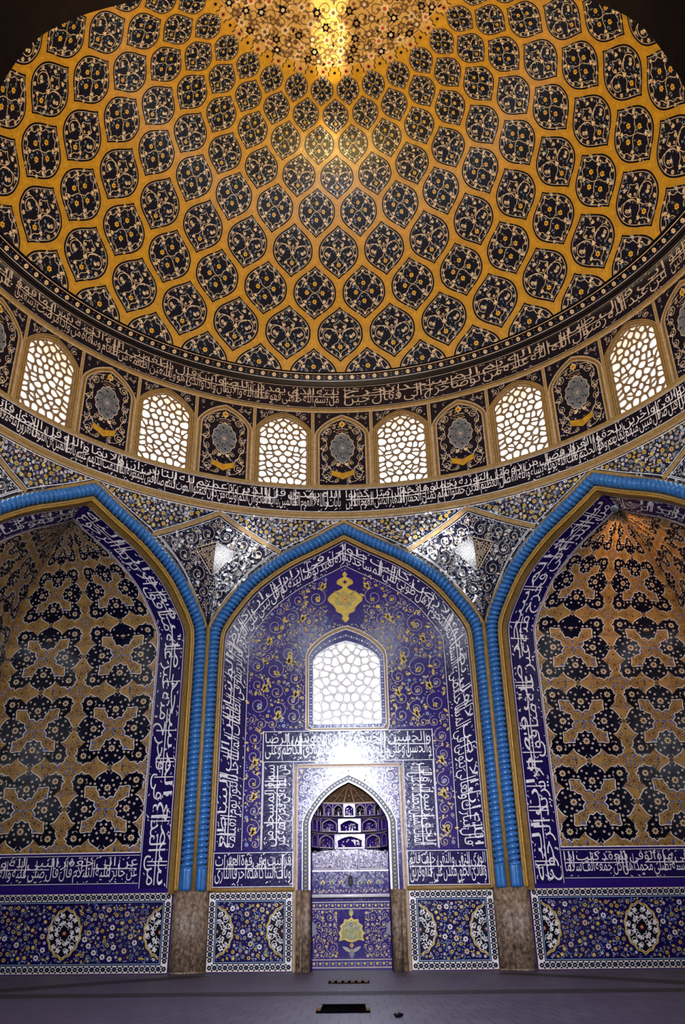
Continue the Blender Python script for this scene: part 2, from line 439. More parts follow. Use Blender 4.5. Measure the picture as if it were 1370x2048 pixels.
def word_mesh(w):
    if w in _words: return _words[w]
    cu = bpy.data.curves.new('lettering', 'FONT'); cu.body = shape(w); cu.size = 1; cu.resolution_u = 2; cu.offset = -0.004
    o = bpy.data.objects.new('lettering', cu); COL.objects.link(o)
    me = o.evaluated_get(bpy.context.evaluated_depsgraph_get()).to_mesh()
    V = np.zeros(len(me.vertices)*3, np.float32); me.vertices.foreach_get('co', V)
    me.calc_loop_triangles(); F = np.zeros(len(me.loop_triangles)*3, np.int32); me.loop_triangles.foreach_get('vertices', F)
    V = V.reshape(-1, 3)[:, :2].astype(float); F = F.reshape(-1, 3).copy()
    bpy.data.objects.remove(o); bpy.data.curves.remove(cu)
    V[:, 0] -= V[:, 0].min()
    _words[w] = (V, F, V[:, 0].max())
    return _words[w]
rng = random.Random(7)
def text_row(p, words, u0, L, base, k, body, top, m, l):
    """words in reading order (right to left) set between u0 and u0+L; stems above `body` em are drawn out to `top`"""
    ms = [word_mesh(w) for w in words][::-1]
    gap = 0.16
    tot = sum(q[2] for q in ms)+gap*(len(ms)-1)
    kx = L/tot; x = u0
    for V, F, w in ms:
        y = V[:, 1]
        yy = np.where(y > body, base+body*k+(y-body)*(top-base-body*k)/(0.78-body), base+np.maximum(y, -.32)*k)
        yy = np.minimum(yy, top)
        p.add(np.c_[x+V[:, 0]*kx, yy], F, m, l)
        x += (w+gap)*kx
def text_band(words, L, H, upper=None, m='white', ground='indigo', rule=True, lines=True, cell=None, seed=1):
    """a two-tier inscription, u along 0..L, v 0..H"""
    p = Pat(); rg = random.Random(seed)
    cell = cell or H
    p.fill(0, L, 0, H, ground, 0, cell, H/2)
    if isinstance(words, str): words = words.split()
    if upper is None:
        up = words[1::3]; lo = [w for i, w in enumerate(words) if i % 3 != 1]
    else:
        up = upper.split(); lo = words
    m_ = 0.03*L if L < 4*H else min(0.01*L, .1*H)
    text_row(p, lo, m_, L-2*m_, 0.25*H, 0.60*H, 0.50, 0.93*H, m, 2)
    text_row(p, up, m_, L-2*m_, 0.62*H, 0.50*H, 0.46, 0.95*H, m, 3)
    # tall interlacing stems, the drawn-out horizontal stroke, and the vowel marks
    n = int(L/H*.8)
    for i in range(n):
        u = (i+rg.uniform(.1, .9))*L/n
        q = rg.choice((1, 1, 2, 2))
        for j in range(q):
            uu = u+j*.12*H
            if uu < L-.05*H: p.ribbon([(uu, .24*H), (uu, .55*H), (uu, .93*H)], .034*H, m, 2.5)
    if rule:
        u = .1*H
        while u < L-.6*H:
            d = min(rg.uniform(1.5, 4.0)*H, L-.1*H-u)
            p.ribbon([(u, .535*H), (u+d, .525*H)], .032*H, m, 2.7, step=cell*.5)
            u += d+rg.uniform(.6, 2.2)*H
    for i in range(int(L/H*9)):
        u = rg.uniform(.06*H, L-.1*H); v = rg.choice((.1, .42, .47, .58, .86, .9))*H+rg.uniform(-.03, .03)*H
        a = rg.choice((.5, .6, .7, -.5)); d = .085*H
        p.ribbon([(u, v), (u+d*math.cos(a), v+d*math.sin(a))], .026*H, m, 1.5)
        if i % 3 == 0: p.disc(rg.uniform(.05*H, L-.05*H), rg.choice((.08, .45, .9))*H, .02*H, m, 1.5, 5)
    if lines:
        for v in (.022*H, .978*H): p.ribbon([(0, v), (L, v)], .02*H, m, 3.2, step=cell*.5)
    return p
T_JUMUA_A = 'وان كانوا من قبل لفي ضلال مبين واخرين منهم لما يلحقوا بهم وهو العزيز الحكيم ذلك فضل الله يوتيه من يشاء والله ذو الفضل العظيم مثل الذين حملوا التورية ثم لم يحملوها كمثل الحمار يحمل اسفارا بئس مثل القوم الذين كذبوا'
T_JUMUA_B = 'بايات الله والله لا يهدي القوم الظالمين قل يا ايها الذين هادوا ان زعمتم انكم اولياء لله من دون الناس فتمنوا الموت ان كنتم صادقين ولا يتمنونه ابدا بما قدمت ايديهم والله عليم بالظالمين قل ان الموت الذي تفرون منه فانه ملاقيكم'
T_UP_A = 'عن ابي عبد الله قال رسول الله صلى الله عليه واله من توضا ثم خرج الى المسجد فقال حين يخرج'
T_UP_B = 'من بيته بسم الله الذي خلقني فهو يهدين هداه الله للصواب والايمان واذا قال والذي هو يطعمني ويسقين اطعمه الله من طعام الجنة وسقاه من شرابها واذا مرضت فهو يشفين'
T_ARCH = 'قال الله تبارك وتعالى ان بيوتي في الارض المساجد تضيء لاهل السماء كما تضيء النجوم لاهل الارض طوبى لمن كانت المساجد بيوته طوبى لعبد توضا في بيته ثم زارني في بيتي ان على المزور كرامة الزائر بشر المشائين في الظلمات الى المساجد بالنور الساطع يوم القيامة'
T_SQ = 'من سمع النداء في المسجد فخرج منه من غير علة فهو منافق الا ان يريد الرجوع اليه قال رسول الله صلى الله عليه واله جنبوا مساجدكم صبيانكم وشراءكم وبيعكم'
T_MIH = 'الملك الحق المبين محمد رسول الله علي ولي الله والحسن والحسين وعلي بن الحسين ومحمد بن علي وجعفر الصادق وموسى الكاظم وعلي الرضا'

# ------------------------------------------------------------------ arch profile shared by all eight arches
AO = smooth_curve([(.4142, 0), (.4142, .35), (.4142, .70), (.4138, .80), (.411, .88), (.397, .925), (.359, .986), (.297, 1.062), (.2, 1.136), (.09, 1.194), (0, 1.2445)], 14)
def arch_offset(d, z0=0.0, step=0.006):
    """right half of the arch, offset inwards by d, from its foot up to the apex"""
    P = resample(AO, 0.004); T = np.gradient(P, axis=0); T /= np.linalg.norm(T, axis=1, keepdims=True)
    Q = P+np.c_[-T[:, 1], T[:, 0]]*d
    Q = Q[(Q[:, 0] > 1e-4)]
    s = (Q[-1, 1]-Q[-6, 1])/(Q[-1, 0]-Q[-6, 0])
    Q = np.vstack([Q, (0, Q[-1, 1]-s*Q[-1, 0])]); Q = Q[Q[:, 1] >= z0-1e-9]
    Q = np.vstack([(Q[0, 0], z0), Q[Q[:, 1] > z0+1e-6]])
    return resample(Q, step)
def full_arch(d, z0, step=0.006):
    R = arch_offset(d, z0, step); L = R*[-1, 1]
    return np.vstack([L, R[::-1][1:]])     # left foot -> apex -> right foot
_ao = resample(AO, 0.003)[::-1]; _ao = _ao[_ao[:, 1] > .80]
def z_arch(x):
    return np.interp(np.abs(x), _ao[:, 0], _ao[:, 1])
def arch_top(x, half, spring, apex):
    """height of a small pointed arch (convex) at x"""
    t = np.clip(np.abs(x)/half, 0, 1); c = smooth_curve([(0, 1), (.33, .83), (.62, .60), (.84, .33), (.95, .15), (1, 0)], 10)
    return spring+(apex-spring)*np.interp(t, c[:, 0], c[:, 1])
def arch_poly(half, spring, apex, z0, n=12):
    x = half*np.sin(np.linspace(-PI/2, PI/2, 2*n+1)); P = np.c_[x, arch_top(x, half, spring, apex)]
    return np.vstack([P, [(half, z0), (-half, z0)]])     # left spring -> apex -> right spring -> bottom right -> bottom left

# ------------------------------------------------------------------ dome, drum
DR = [(.948, 1.765), (.9048, 1.9089), (.8587, 2.0469), (.8009, 2.1767), (.7298, 2.2922), (.6552, 2.3745), (.5739, 2.4349), (.4943, 2.4728), (.4202, 2.4967),
      (.35, 2.514), (.27, 2.530), (.18, 2.543), (.09, 2.550), (.0, 2.552)]
_dc = smooth_curve(DR, 24); _dt = np.arange(len(_dc))/24.0
def dome(u, v):
    r = np.interp(v, _dt, _dc[:, 0]); z = np.interp(v, _dt, _dc[:, 1])
    return np.c_[r*np.sin(u), r*np.cos(u), z]
DOME = lift(dome, centre=(0, 0, 1.4))
def cyl(R):
    return lift(lambda u, v: np.c_[R*np.sin(u), R*np.cos(u), v])
def revolve(prof, name_parts=None):
    """surface from profile polyline: u angle, v = arclength fraction index"""
    prof = np.asarray(prof, float); t = np.arange(len(prof))
    return lift(lambda u, v: np.c_[np.interp(v, t, prof[:, 0])*np.sin(u), np.interp(v, t, prof[:, 0])*np.cos(u), np.interp(v, t, prof[:, 1])])
DTH = math.radians(11.25)
RHO0 = 0.10
g = Pat(); g.fill(-PI, PI, RHO0, 13, 'gold', 0, DTH/8, 0.125)
ceiling = structure(emit('ceiling', [(g, DOME)], smooth=True), 'great gold dome covered with dark lozenge medallions')

# the lozenge medallion: u in parts of the column spacing, v in rows
HV = .665
_w = smooth_curve([(0, .436), (.2, .424), (.42, .365), (.62, .258), (.78, .142), (.9, .056), (1, 0)], 5)
def loz(s=1.0):
    # outline clockwise from the lower tip; s shrinks by an even margin
    q = _w*[HV*1, 1]; q = np.c_[q[:, 1], q[:, 0]]            # (half width, height)
    q = q*s
    r = q; R = np.vstack([r[::-1]*[1, 1], (r*[1, -1])[1:]])    # top tip -> right -> bottom tip
    Lh = (R*[-1, 1])[::-1][1:-1]
    return np.vstack([R, Lh])
ASP = HV/.436                                                 # rows per spacing, roughly
def med_motif(kind):
    p = Pat(); gl = 'cream'
    p.blob(loz(1.0), 'black', 1, 4)
    p.ribbon(loz(.915), .011, 'line', 2, True)
    p.blob(loz(.90), 'dome_navy', 1.6, 4)
    Y = 1.28                                                  # stretch for round flowers
    def fl(x, y, r, m='cream', c='red', n=6): 
        q = Pat(); q.flower(0, 0, r, m, c, 3, n); p.put(q, x, y, 1, Y)
    def ln(pts, w=.0115, m='cream'): p.ribbon(smooth_curve(pts, 4), w, m, 2.4)
    rg = random.Random(3 if kind else 5)
    if kind:      # four flowers between crossing cusped lines
        for sx in (-1, 1):
            for sy in (-1, 1):
                ln([(0, 0), (sx*.08, sy*.06), (sx*.13, sy*.17), (sx*.22, sy*.2), (sx*.25, sy*.26)])
                ln([(sx*.25, sy*.26), (sx*.17, sy*.30), (sx*.13, sy*.40), (sx*.05, sy*.43), (0, sy*.53)])
                ln([(sx*.25, sy*.26), (sx*.28, sy*.14), (sx*.34, sy*.1), (sx*.37, 0)])
                q = Pat(); q.palmette(0, 0, math.atan2(sy*1.2, sx), .06, 'cream', 2.8); p.put(q, sx*.17, sy*.2, 1, Y)
                q = Pat(); q.palmette(0, 0, math.atan2(-sy*1.2, sx), .05, 'cream', 2.8); p.put(q, sx*.2, sy*.33, 1, Y)
        for x, y in ((-.16, 0), (.16, 0), (0, .22), (0, -.22)): fl(x, y, .05, 'yellow')
        for x, y in ((0, .52), (0, -.52), (-.36, 0), (.36, 0)): p.poly([(x-.03, y), (x, y-.04), (x+.03, y), (x, y+.04)], 'cream', 2.9)
        for x, y in ((.35, .13), (.35, -.13), (.25, .33), (.25, -.33), (.14, .47), (.14, -.47)):
            for s in (-1, 1): fl(s*x, y, .031, 'cream', 'ochre', 5)
    else:         # stem with two big scrolls, flower below, palmettes above
        for s in (-1, 1):
            t = np.linspace(0, 1.45*PI, 18); r = .155*(1-.28*t/(1.45*PI))
            P = np.c_[s*(.20-r*np.cos(t)*1.0), -.04+Y*r*np.sin(t)*.95]
            p.ribbon(P, .012, 'cream', 2.4)
            q = Pat(); q.palmette(0, 0, (PI*.5 if s > 0 else PI*.5)+s*-.4, .06, 'cream', 2.8); p.put(q, s*.2, -.1, 1, Y)
            ln([(0, .03), (s*.09, .12), (s*.12, .22), (s*.05, .27), (0, .34)])
            ln([(0, -.08), (s*.05, -.2), (s*.12, -.26), (s*.1, -.36), (s*.03, -.42), (0, -.52)])
            q = Pat(); q.palmette(0, 0, PI/2+s*-.5, .065, 'cream', 2.8); p.put(q, s*.12, .3, 1, Y)
            q = Pat(); q.palmette(0, 0, PI/2+s*-.3, .06, 'cream', 2.8); p.put(q, s*.13, -.34, 1, Y)
            ln([(s*.05, .03), (s*.18, .12), (s*.3, .13), (s*.36, .02)], .013)
            for x, y, r in ((.26, -.03, .035), (.08, .17, .033), (.35, .12, .03), (.24, .3, .03), (.12, .43, .028), (.36, -.1, .028), (.28, -.25, .038), (.16, -.42, .026)):
                fl(s*x, y, r, 'cream', 'ochre', 5)
        fl(0, -.31, .05, 'yellow'); fl(0, .1, .026, 'cream', 'red', 4)
        p.poly([(-.05, -.09), (.05, -.09), (0, .02)], 'cream', 3)
        for y in (.53, -.53): p.poly([(-.03, y), (0, y-.04), (.03, y), (0, y+.04)], 'cream', 2.9)
    inside = loz(.86)
    for i in range(70):                                       # little blue leaves on the dark ground
        y = rg.uniform(-.55, .55); w = np.interp(abs(y)/HV, _w[:, 0], _w[:, 1])*.82
        x = rg.uniform(-w, w); q = Pat(); q.leaf(0, 0, rg.uniform(0, 6.3), .045, .022, 'slate' if i % 3 else 'sky_blue', 1.9); p.put(q, x, y, 1, Y)
    # short brick courses radiating into the gold ground
    O = resample(loz(1.0), .032, True)
    c = O*[1, 1]
    for k in range(len(O)):
        a = O[k-1]; b = O[(k+1) % len(O)]; t = (b-a)/(np.linalg.norm(b-a)+1e-9); n_ = np.array([-t[1], t[0]])
        if n_@O[k] < 0: n_ = -n_
        p.ribbon([O[k]+n_*.012, O[k]+n_*rg.uniform(.045, .075)], .0075, 'goldline', .6)
    return p
MED = [med_motif(0), med_motif(1)]
jobs = []
for i in range(0, 9):
    P = Pat()
    for k in range(32):
        off = 0 if i % 2 else .5
        P.put(MED[0 if i % 2 else 1], (k+off)*DTH-PI, i, DTH, 1)
    if i == 0: P.clip(-PI, PI+DTH, RHO0, 99)
    jobs.append((P, DOME))
emit('medallion_tilework', jobs, ceiling)

# central rosette of the dome
p = Pat(); rg = random.Random(11)
VR = 8.62
p.fill(-PI, PI, 8.95, 13, 'tan_gold', 1, DTH/4, .25)
for k in range(32):
    a = k*DTH-PI
    c = [(-.5, 8.95), (-.5, 8.8), (-.36, 8.74), (-.42, 8.58), (-.2, 8.62), (0, 8.46), (.2, 8.62), (.42, 8.58), (.36, 8.74), (.5, 8.8), (.5, 8.95)]
    P_ = np.array(c)*[DTH*.62, 1]+[a+DTH*.5, 0]
    p.poly(P_, 'tan_gold', 1.3); p.ribbon(P_, .02*DTH*2, 'black', 1.6)
    q = Pat(); q.flower(0, 0, .1, 'red', 'black', 2, 6); p.put(q, a+DTH*.5, 8.76, DTH*1.1, 1.1)
    q = Pat(); q.flower(0, 0, .07, 'black', 'black', 2, 6); p.put(q, a, 8.72, DTH*1.1, 1.1)
for v, n, r in ((9.15, 64, .16), (9.5, 48, .17), (9.9, 40, .2), (10.35, 32, .22), (10.8, 26, .24), (11.3, 18, .26), (11.8, 12, .28), (12.3, 8, .3)):
    R_ = np.interp(v, _dt, _dc[:, 0]); da = 2*PI/n
    for k in range(n):
        a = (k+.5*(int(v*10) % 2))*da
        q = Pat(); q.flower(0, 0, .014, ('cream', 'black', 'brown', 'cream', 'navy', 'brown')[k % 6], ('brown', 'ochre', 'cream', 'red', 'cream', 'ochre')[k % 6], 2, 6)
        p.put(q, a, v+rg.uniform(-.05, .05), 1/R_, 12)
        q = Pat(); q.spiral(0, 0, .026, rg.uniform(0, 6), 1.2, (-1)**k, .0028, 'brown', 1.8, 'brown'); p.put(q, a+da*.5, v+.1, 1/R_, 12)
        for j in range(3):
            q = Pat(); q.leaf(0, 0, rg.uniform(0, 6.3), .016, .008, rg.choice(('brown', 'black', 'brown', 'cream')), 1.7)
            p.put(q, a+rg.uniform(-.5, .5)*da, v+rg.uniform(-.2, .25), 1/R_, 12)
emit('rosette_tilework', [(p, DOME)], ceiling)

# rim of the dome: flower band and dark stepped cornice
RIM = revolve([(R_DRUM, 1.748), (.9800, 1.7505), (.9795, 1.7545), (.9735, 1.7565), (.973, 1.7605), (.957, 1.7845), (.9465, 1.7865)])
p = Pat(); p.fill(-PI, PI, 0, 6, 'black', 0, DTH/6, 1)
for v in (.9, 2.9): p.ribbon([(-PI, v), (PI, v)], .12, 'brown', 1, step=DTH/6)
for v in (4.08, 4.92): p.ribbon([(-PI, v), (PI, v)], .07, 'line', 2, step=DTH/6)
for k in range(32*5):
    a = k*DTH/5-PI
    q = Pat(); q.flower(0, 0, .0078, 'cream', 'ochre', 2, 6); p.put(q, a, 4.5, 1.02, 35)
    for s in (-1, 1): p.disc(a+DTH/10, 4.5+s*.16, .0022, 'red' if s > 0 else 'blue', 1.5, 5, .08)
trim = emit('trim_1', [(p, RIM)]); structure(trim, 'dark cornice with a row of small gold flowers at the foot of the dome')

# drum wall
zs = dict(low0=1.2475, low1=1.2705, ins0=1.2705, ins1=1.3535, sill=1.3685, top0=1.6425, top1=1.6585, up1=1.748)
DRUM = cyl(R_DRUM)
WH, WSP, WAP = .0778, 1.566, 1.620       # window half width, spring, apex
PH = .0752
def drum_wall():
    p = Pat(); p.fill(-PI, PI, zs['low0'], zs['sill'], 'navy', 0, DTH/8, .03); p.fill(-PI, PI, zs['top0'], zs['up1'], 'navy', 0, DTH/8, .03)
    for i in range(32):
        c = i*DTH
        if i % 2 == 0: p.fill(c-DTH/2, c+DTH/2, zs['sill'], zs['top0'], 'navy', 0, DTH/8, .03)
        else:
            h = WH/R_DRUM
            for s in (-1, 1): p.fill(c+s*h, c+s*DTH/2, zs['sill'], zs['top0'], 'navy', 0, DTH/8, .03)
            x = np.linspace(-WH, WH, 25); p.strip(c+x/R_DRUM, arch_top(x, WH, WSP, WAP), zs['top0'], 'navy', 0, 3)
    jobs = [(p, DRUM)]
    o = emit('wall_drum', jobs, smooth=True); structure(o, 'round drum wall under the dome, windows alternating with blind arches')
    return o
wall_drum = drum_wall()
def drum_ring(name, z0, z1, label, prot=.006):
    prof = [(R_DRUM, z0), (R_DRUM-prot*.5, z0+.001), (R_DRUM-prot, z0+(z1-z0)*.3), (R_DRUM-prot*.3, z0+(z1-z0)*.5), (R_DRUM-prot, z0+(z1-z0)*.7), (R_DRUM-prot*.5, z1-.001), (R_DRUM, z1)]
    p = Pat(); p.fill(-PI, PI, 0, 6, 'buff', 0, DTH/6, 1)
    for v in (1.1, 4.9): p.ribbon([(-PI, v), (PI, v)], .35, 'line', 1, step=DTH/6)
    p.ribbon([(-PI, 3), (PI, 3)], .3, 'brown', 1, step=DTH/6)
    o = emit(name, [(p, revolve(prof))]); structure(o, label); return o
drum_ring('trim_2', zs['low0'], zs['low1'], 'gold ring moulding below the big inscription of the drum')
drum_ring('trim_3', zs['ins1'], zs['sill'], 'gold sill moulding under the drum windows')
drum_ring('trim_4', zs['top0'], zs['top1'], 'gold moulding above the drum windows')

# the two inscriptions that ring the drum
def ring_inscription(name, label, z0, z1, ta, tb, m, ground, seed):
    A = math.radians(66); H = z1-z0; jobs = []
    for words, u0, u1 in ((ta, 0, A), (tb, -A, 0)):
        t = text_band(words, A*R_DRUM, H, m=m, ground=ground, seed=seed, cell=.02); P = Pat(); P.put(t, u0, z0, 1/R_DRUM, 1, 0, 1); jobs.append((P, DRUM)); seed += 1
    for words, u0 in ((tb, A), (ta, -2*A)):
        t = text_band(words, A*R_DRUM, H, m=m, ground=ground, seed=seed, cell=.02); P = Pat(); P.put(t, u0, z0, 1/R_DRUM, 1, 0, 1); jobs.append((P, DRUM)); seed += 1
    return tag(emit(name, jobs), label, 'inscription')
ring_inscription('inscription_band', 'broad ring of white Arabic writing on black below the drum windows', zs['ins0'], zs['ins1'], T_JUMUA_A, T_JUMUA_B, 'white', 'navy', 21)
ring_inscription('inscription_band', 'ring of thin buff Arabic writing between the drum windows and the dome rim', zs['top1']+.002, zs['up1'], T_UP_A, T_UP_B, 'line', 'navy', 31)

# bays of the drum: pilaster strips, arch frames, blind panels
def half_frame(p, half, spring, apex, z0, off, w, m, l):
    x = (half+off)*np.sin(np.linspace(-PI/2, PI/2, 31)); P = np.c_[x, arch_top(x, half+off, spring, apex+off*1.25)]
    P = np.vstack([[(-half-off, z0)], P, [(half+off, z0)]])
    p.ribbon(P, w, m, l, step=.012)
def bay_frame(win):
    p = Pat(); h, sp, ap = (WH, WSP, WAP) if win else (PH, 1.556, 1.616)
    z0 = zs['sill']
    if win:
        half_frame(p, h, sp, ap, z0, .0065, .013, 'brown', 2); half_frame(p, h, sp, ap, z0, .0085, .004, 'buff', 3); half_frame(p, h, sp, ap, z0, .0145, .003, 'buff', 3)
        half_frame(p, h, sp, ap, z0, .002, .004, 'buff', 3)
    else:
        half_frame(p, h, sp, ap, z0, .0075, .014, 'buff', 2); half_frame(p, h, sp, ap, z0, .0005, .0022, 'line', 3); half_frame(p, h, sp, ap, z0, .0145, .0022, 'line', 3)
        half_frame(p, h, sp, ap, z0, .0075, .003, 'brown', 3)
    rg = random.Random(4)
    lim = lambda x: arch_top(x, h+.018, sp, ap+.024)
    for i in range(150 if not win else 90):                              # spandrel flowers
        x = rg.uniform(-.088, .088); z = rg.uniform(sp-.02, zs['top0']-.005)
        if z < lim(x)+.004 or abs(x) > .086: continue
        p.flower(x, z, rg.choice((.0028, .004)), rg.choice(('tan', 'line', 'slate')), 'brown', 2, 5)
    for s in (-1, 1):
        if win:
            p.spiral(s*.066, 1.622, .013, 1, 1.3, s, .0016, 'line', 2.2, 'line'); p.spiral(s*.045, 1.632, .007, 2, 1.2, -s, .0014, 'line', 2.2)
    return p
FR = {w: bay_frame(w) for w in (True, False)}
def pil():
    p = Pat(); z0, z1 = zs['sill'], zs['top0']
    p.fill(-.0035, .0035, z0, z1, 'buff', 2, .01, .03)
    for s in (-1, 1):
        p.ribbon([(s*.0045, z0), (s*.0045, z1)], .0016, 'line', 2.6, step=.03)
    return p
PIL = pil()
jobs = []; P = Pat()
for i in range(32):
    P.put(FR[i % 2 == 1], i*DTH, 0, 1/R_DRUM, 1); P.put(PIL, (i+.5)*DTH, 0, 1/R_DRUM, 1)
jobs.append((P, DRUM)); emit('bay_frames', jobs, wall_drum)

def blind_panel():
    p = Pat(); sd = Pat(); bk = Pat(); rg = random.Random(9); z0 = zs['sill']+.003
    c = 1.506
    t = np.linspace(0, 2*PI, 40, endpoint=False)
    r = 1+.06*np.cos(12*t)
    pt = np.c_[.040*np.cos(t)*r, .050*np.sin(t)*r*(1+.16*np.abs(np.sin(t))**6)]
    sd.blob(pt+[0, c], 'line', 2, 2); sd.blob(pt*.94+[0, c], 'slate', 2.5, 2)
    for k in range(12):
        a = k*PI/6; sd.spiral(.02*math.cos(a), c+.026*math.sin(a), .009, a, 1, (-1)**k, .0013, 'navy', 3)
    for k in range(8): sd.leaf(.03*math.cos(k*PI/4), c+.036*math.sin(k*PI/4), k*PI/4+1, .011, .005, 'navy', 3)
    sd.flower(0, c, .006, 'cream', 'red', 3.2, 6)
    for y, r_ in ((1.597, .011),): p.flower(0, y, r_, 'yellow', 'red', 2.6, 4); 
    p.palmette(0, 1.597, PI/2, .014, 'cream', 2.5); p.palmette(0, 1.597, -PI/2, .014, 'cream', 2.5)
    p.fill(-.017, .017, 1.568, 1.573, 'brown', 2.4, .02); p.ribbon([(-.02, 1.5765), (0, 1.58), (.02, 1.5765)], .0018, 'cream', 2.5); p.ribbon([(-.02, 1.5645), (0, 1.561), (.02, 1.5645)], .0018, 'cream', 2.5)
    # gold boat-shaped bracket below the shield
    bt = np.array([(-.040, 1.425), (-.034, 1.414), (-.018, 1.418), (0, 1.412), (.018, 1.418), (.034, 1.414), (.040, 1.425), (.036, 1.404), (.02, 1.398), (0, 1.388), (-.02, 1.398), (-.036, 1.404)])
    bk.poly(bt, 'gold', 2.6); bk.ribbon(bt, .0015, 'brown', 2.8, True); bk.flower(0, 1.405, .006, 'red', 'cream', 3, 5)
    for s in (-1, 1):
        p.leaf(s*.036, 1.424, PI/2-s*.6, .02, .006, 'tan', 2.5)
        p.palmette(s*.01, 1.44, PI/2-s*.7, .014, 'cream', 2.6)
        for x, z, r, tn in ((.048, 1.568, .014, 1.5), (.028, 1.585, .007, 1.2), (.058, 1.54, .010, 1.3), (.060, 1.505, .013, 1.5), (.058, 1.468, .012, 1.4), (.058, 1.432, .013, 1.5), (.050, 1.400, .015, 1.5), (.020, 1.385, .008, 1.2), (.030, 1.45, .009, 1.2)):
            p.spiral(s*x, z, r, PI/2, tn, s, .0017, 'cream', 2.3, 'cream')
        p.ribbon(smooth_curve([(s*.02, 1.378), (s*.045, 1.384), (s*.064, 1.41), (s*.05, 1.445), (s*.067, 1.48), (s*.05, 1.52), (s*.064, 1.55), (s*.05, 1.585), (s*.015, 1.6)], 5), .0017, 'cream', 2.2)
    for i in range(160):
        x = rg.uniform(-PH*.95, PH*.95); z = rg.uniform(z0, 1.61)
        if z > arch_top(x, PH*.95, 1.556, 1.608) or (abs(x) < .045 and abs(z-c) < .06): continue
        if i % 3: p.leaf(x, z, rg.uniform(0, 6.3), .008, .004, rg.choice(('slate', 'blue', 'line')), 1.8)
        else: p.flower(x, z, .0032, 'line', 'brown', 1.9, 5)
    return p, sd, bk
BP = blind_panel()
bpos = [('dead centre of the drum', 0), ('just left of the drum centre, between two lit windows', -2), ('just right of the drum centre, between two lit windows', 2),
        ('above the left corner arch', -4), ('above the right corner arch', 4), ('cut by the left edge of the picture', -6), ('cut by the right edge of the picture', 6)]
for txt, i in bpos:
    parts = []
    for nm, q in zip(('scrollwork', 'shield', 'gold_bracket'), BP):
        P = Pat(); P.put(q, i*DTH, 0, 1/R_DRUM, 1); parts.append((nm, [(P, DRUM)]))
    emit_thing('blind_arch', 'dark blind arch with grey shield, '+txt, 'blind arch', 'blind arches of the drum', parts)

# ------------------------------------------------------------------ pierced window screens
def clip_half(P, n, c):
    out = []
    for i in range(len(P)):
        a, b = P[i], P[(i+1) % len(P)]; da, db = a@n-c, b@n-c
        if da <= 0: out.append(a)
        if (da < 0) != (db < 0) and da != db: out.append(a+(b-a)*(da/(da-db)))
    return np.array(out)
def cells(poly, pts):
    res = []; pts = np.asarray(pts)
    for i, p in enumerate(pts):
        Q = np.asarray(poly, float)
        for j in np.argsort(((pts-p)**2).sum(1))[1:26]:
            d = pts[j]-p; Q = clip_half(Q, d, d@((pts[j]+p)/2))
            if len(Q) < 3: break
        if len(Q) >= 3: res.append(Q)
    return res
def lattice_points(half, z0, z1, rows, cols, seed):
    rg = random.Random(seed); pts = []
    dz = (z1-z0)/rows
    for r in range(rows):
        z = z0+(r+.5)*dz; n = cols if r % 2 else cols+1
        for k in range(n):
            x = ((k+.5)/n-.5)*2*half
            if x > 1e-6:
                jx = rg.uniform(-.30, .30)*2*half/n; jz = rg.uniform(-.45, .45)*dz
                pts += [(x+jx, z+jz), (-x-jx, z+jz)]
            elif abs(x) < 1e-6: pts.append((0, z+rg.uniform(-.1, .1)*dz))
    return pts
def screen_mesh(outline, pts, bar, depth):
    """a slab with one rounded opening per cell: returns V (x, z, depth), F"""
    V, F = [], []
    for Q in cells(outline, pts):
        c = Q.mean(0); R = resample(Q, np.linalg.norm(np.diff(np.vstack([Q, Q[:1]]), axis=0), axis=1).sum()/16.01, True); n = len(R)
        K = R.copy()
        for _ in range(2): K = .5*K+.25*(np.roll(K, 1, 0)+np.roll(K, -1, 0))
        d = K-c; L = np.linalg.norm(d, axis=1, keepdims=True); K = c+d*np.maximum(.25, 1-bar/np.maximum(L, 1e-6))
        b = len(V)
        for A, l in ((R, 0), (K, 0), (K, depth), (R, depth)): V += [(x, z, l) for x, z in A]
        for q in range(n):
            w = (q+1) % n
            for r in range(3): F.append((b+r*n+q, b+r*n+w, b+(r+1)*n+w, b+(r+1)*n+q))
    return np.array(V), F
ol = arch_poly(WH, WSP, WAP, zs['sill'])
SCR_V, SCR_F = screen_mesh(ol, lattice_points(WH, zs['sill'], WAP, 12, 6, 5), .0026, -.006)
def polar_panel(name, th, V, F, m, R, parent=None):
    r = R-V[:, 2]; a = th+V[:, 0]/R
    return solid(name, np.c_[r*np.sin(a), r*np.cos(a), V[:, 1]], F, m, parent)
wtxt = [(-1, 'immediately left'), (1, 'immediately right'), (-3, 'second to the left'), (3, 'second to the right'), (-5, 'third to the left'), (5, 'third to the right')]
for i in range(1, 32, 2):
    k = i if i < 16 else i-32
    th = k*DTH
    # deep reveal through the drum wall
    b = len(ol); V = [(x, z, 0) for x, z in ol]+[(x, z, -.075) for x, z in ol]
    F = [(q, (q+1) % b, b+(q+1) % b, b+q) for q in range(b)]
    rv = polar_panel('window_%d' % ((i+1)//2), th, np.array(V), F, 'stucco', R_DRUM); structure(rv)
    for kk, t in wtxt:
        if kk == k:
            VV = SCR_V.copy(); VV[:, 2] -= .004
            tag(polar_panel('window_screen', th, VV, SCR_F, 'stucco', R_DRUM), 'pierced screen of the drum window '+t+' of the central blind arch', 'window screen', 'pierced screens of the drum windows')

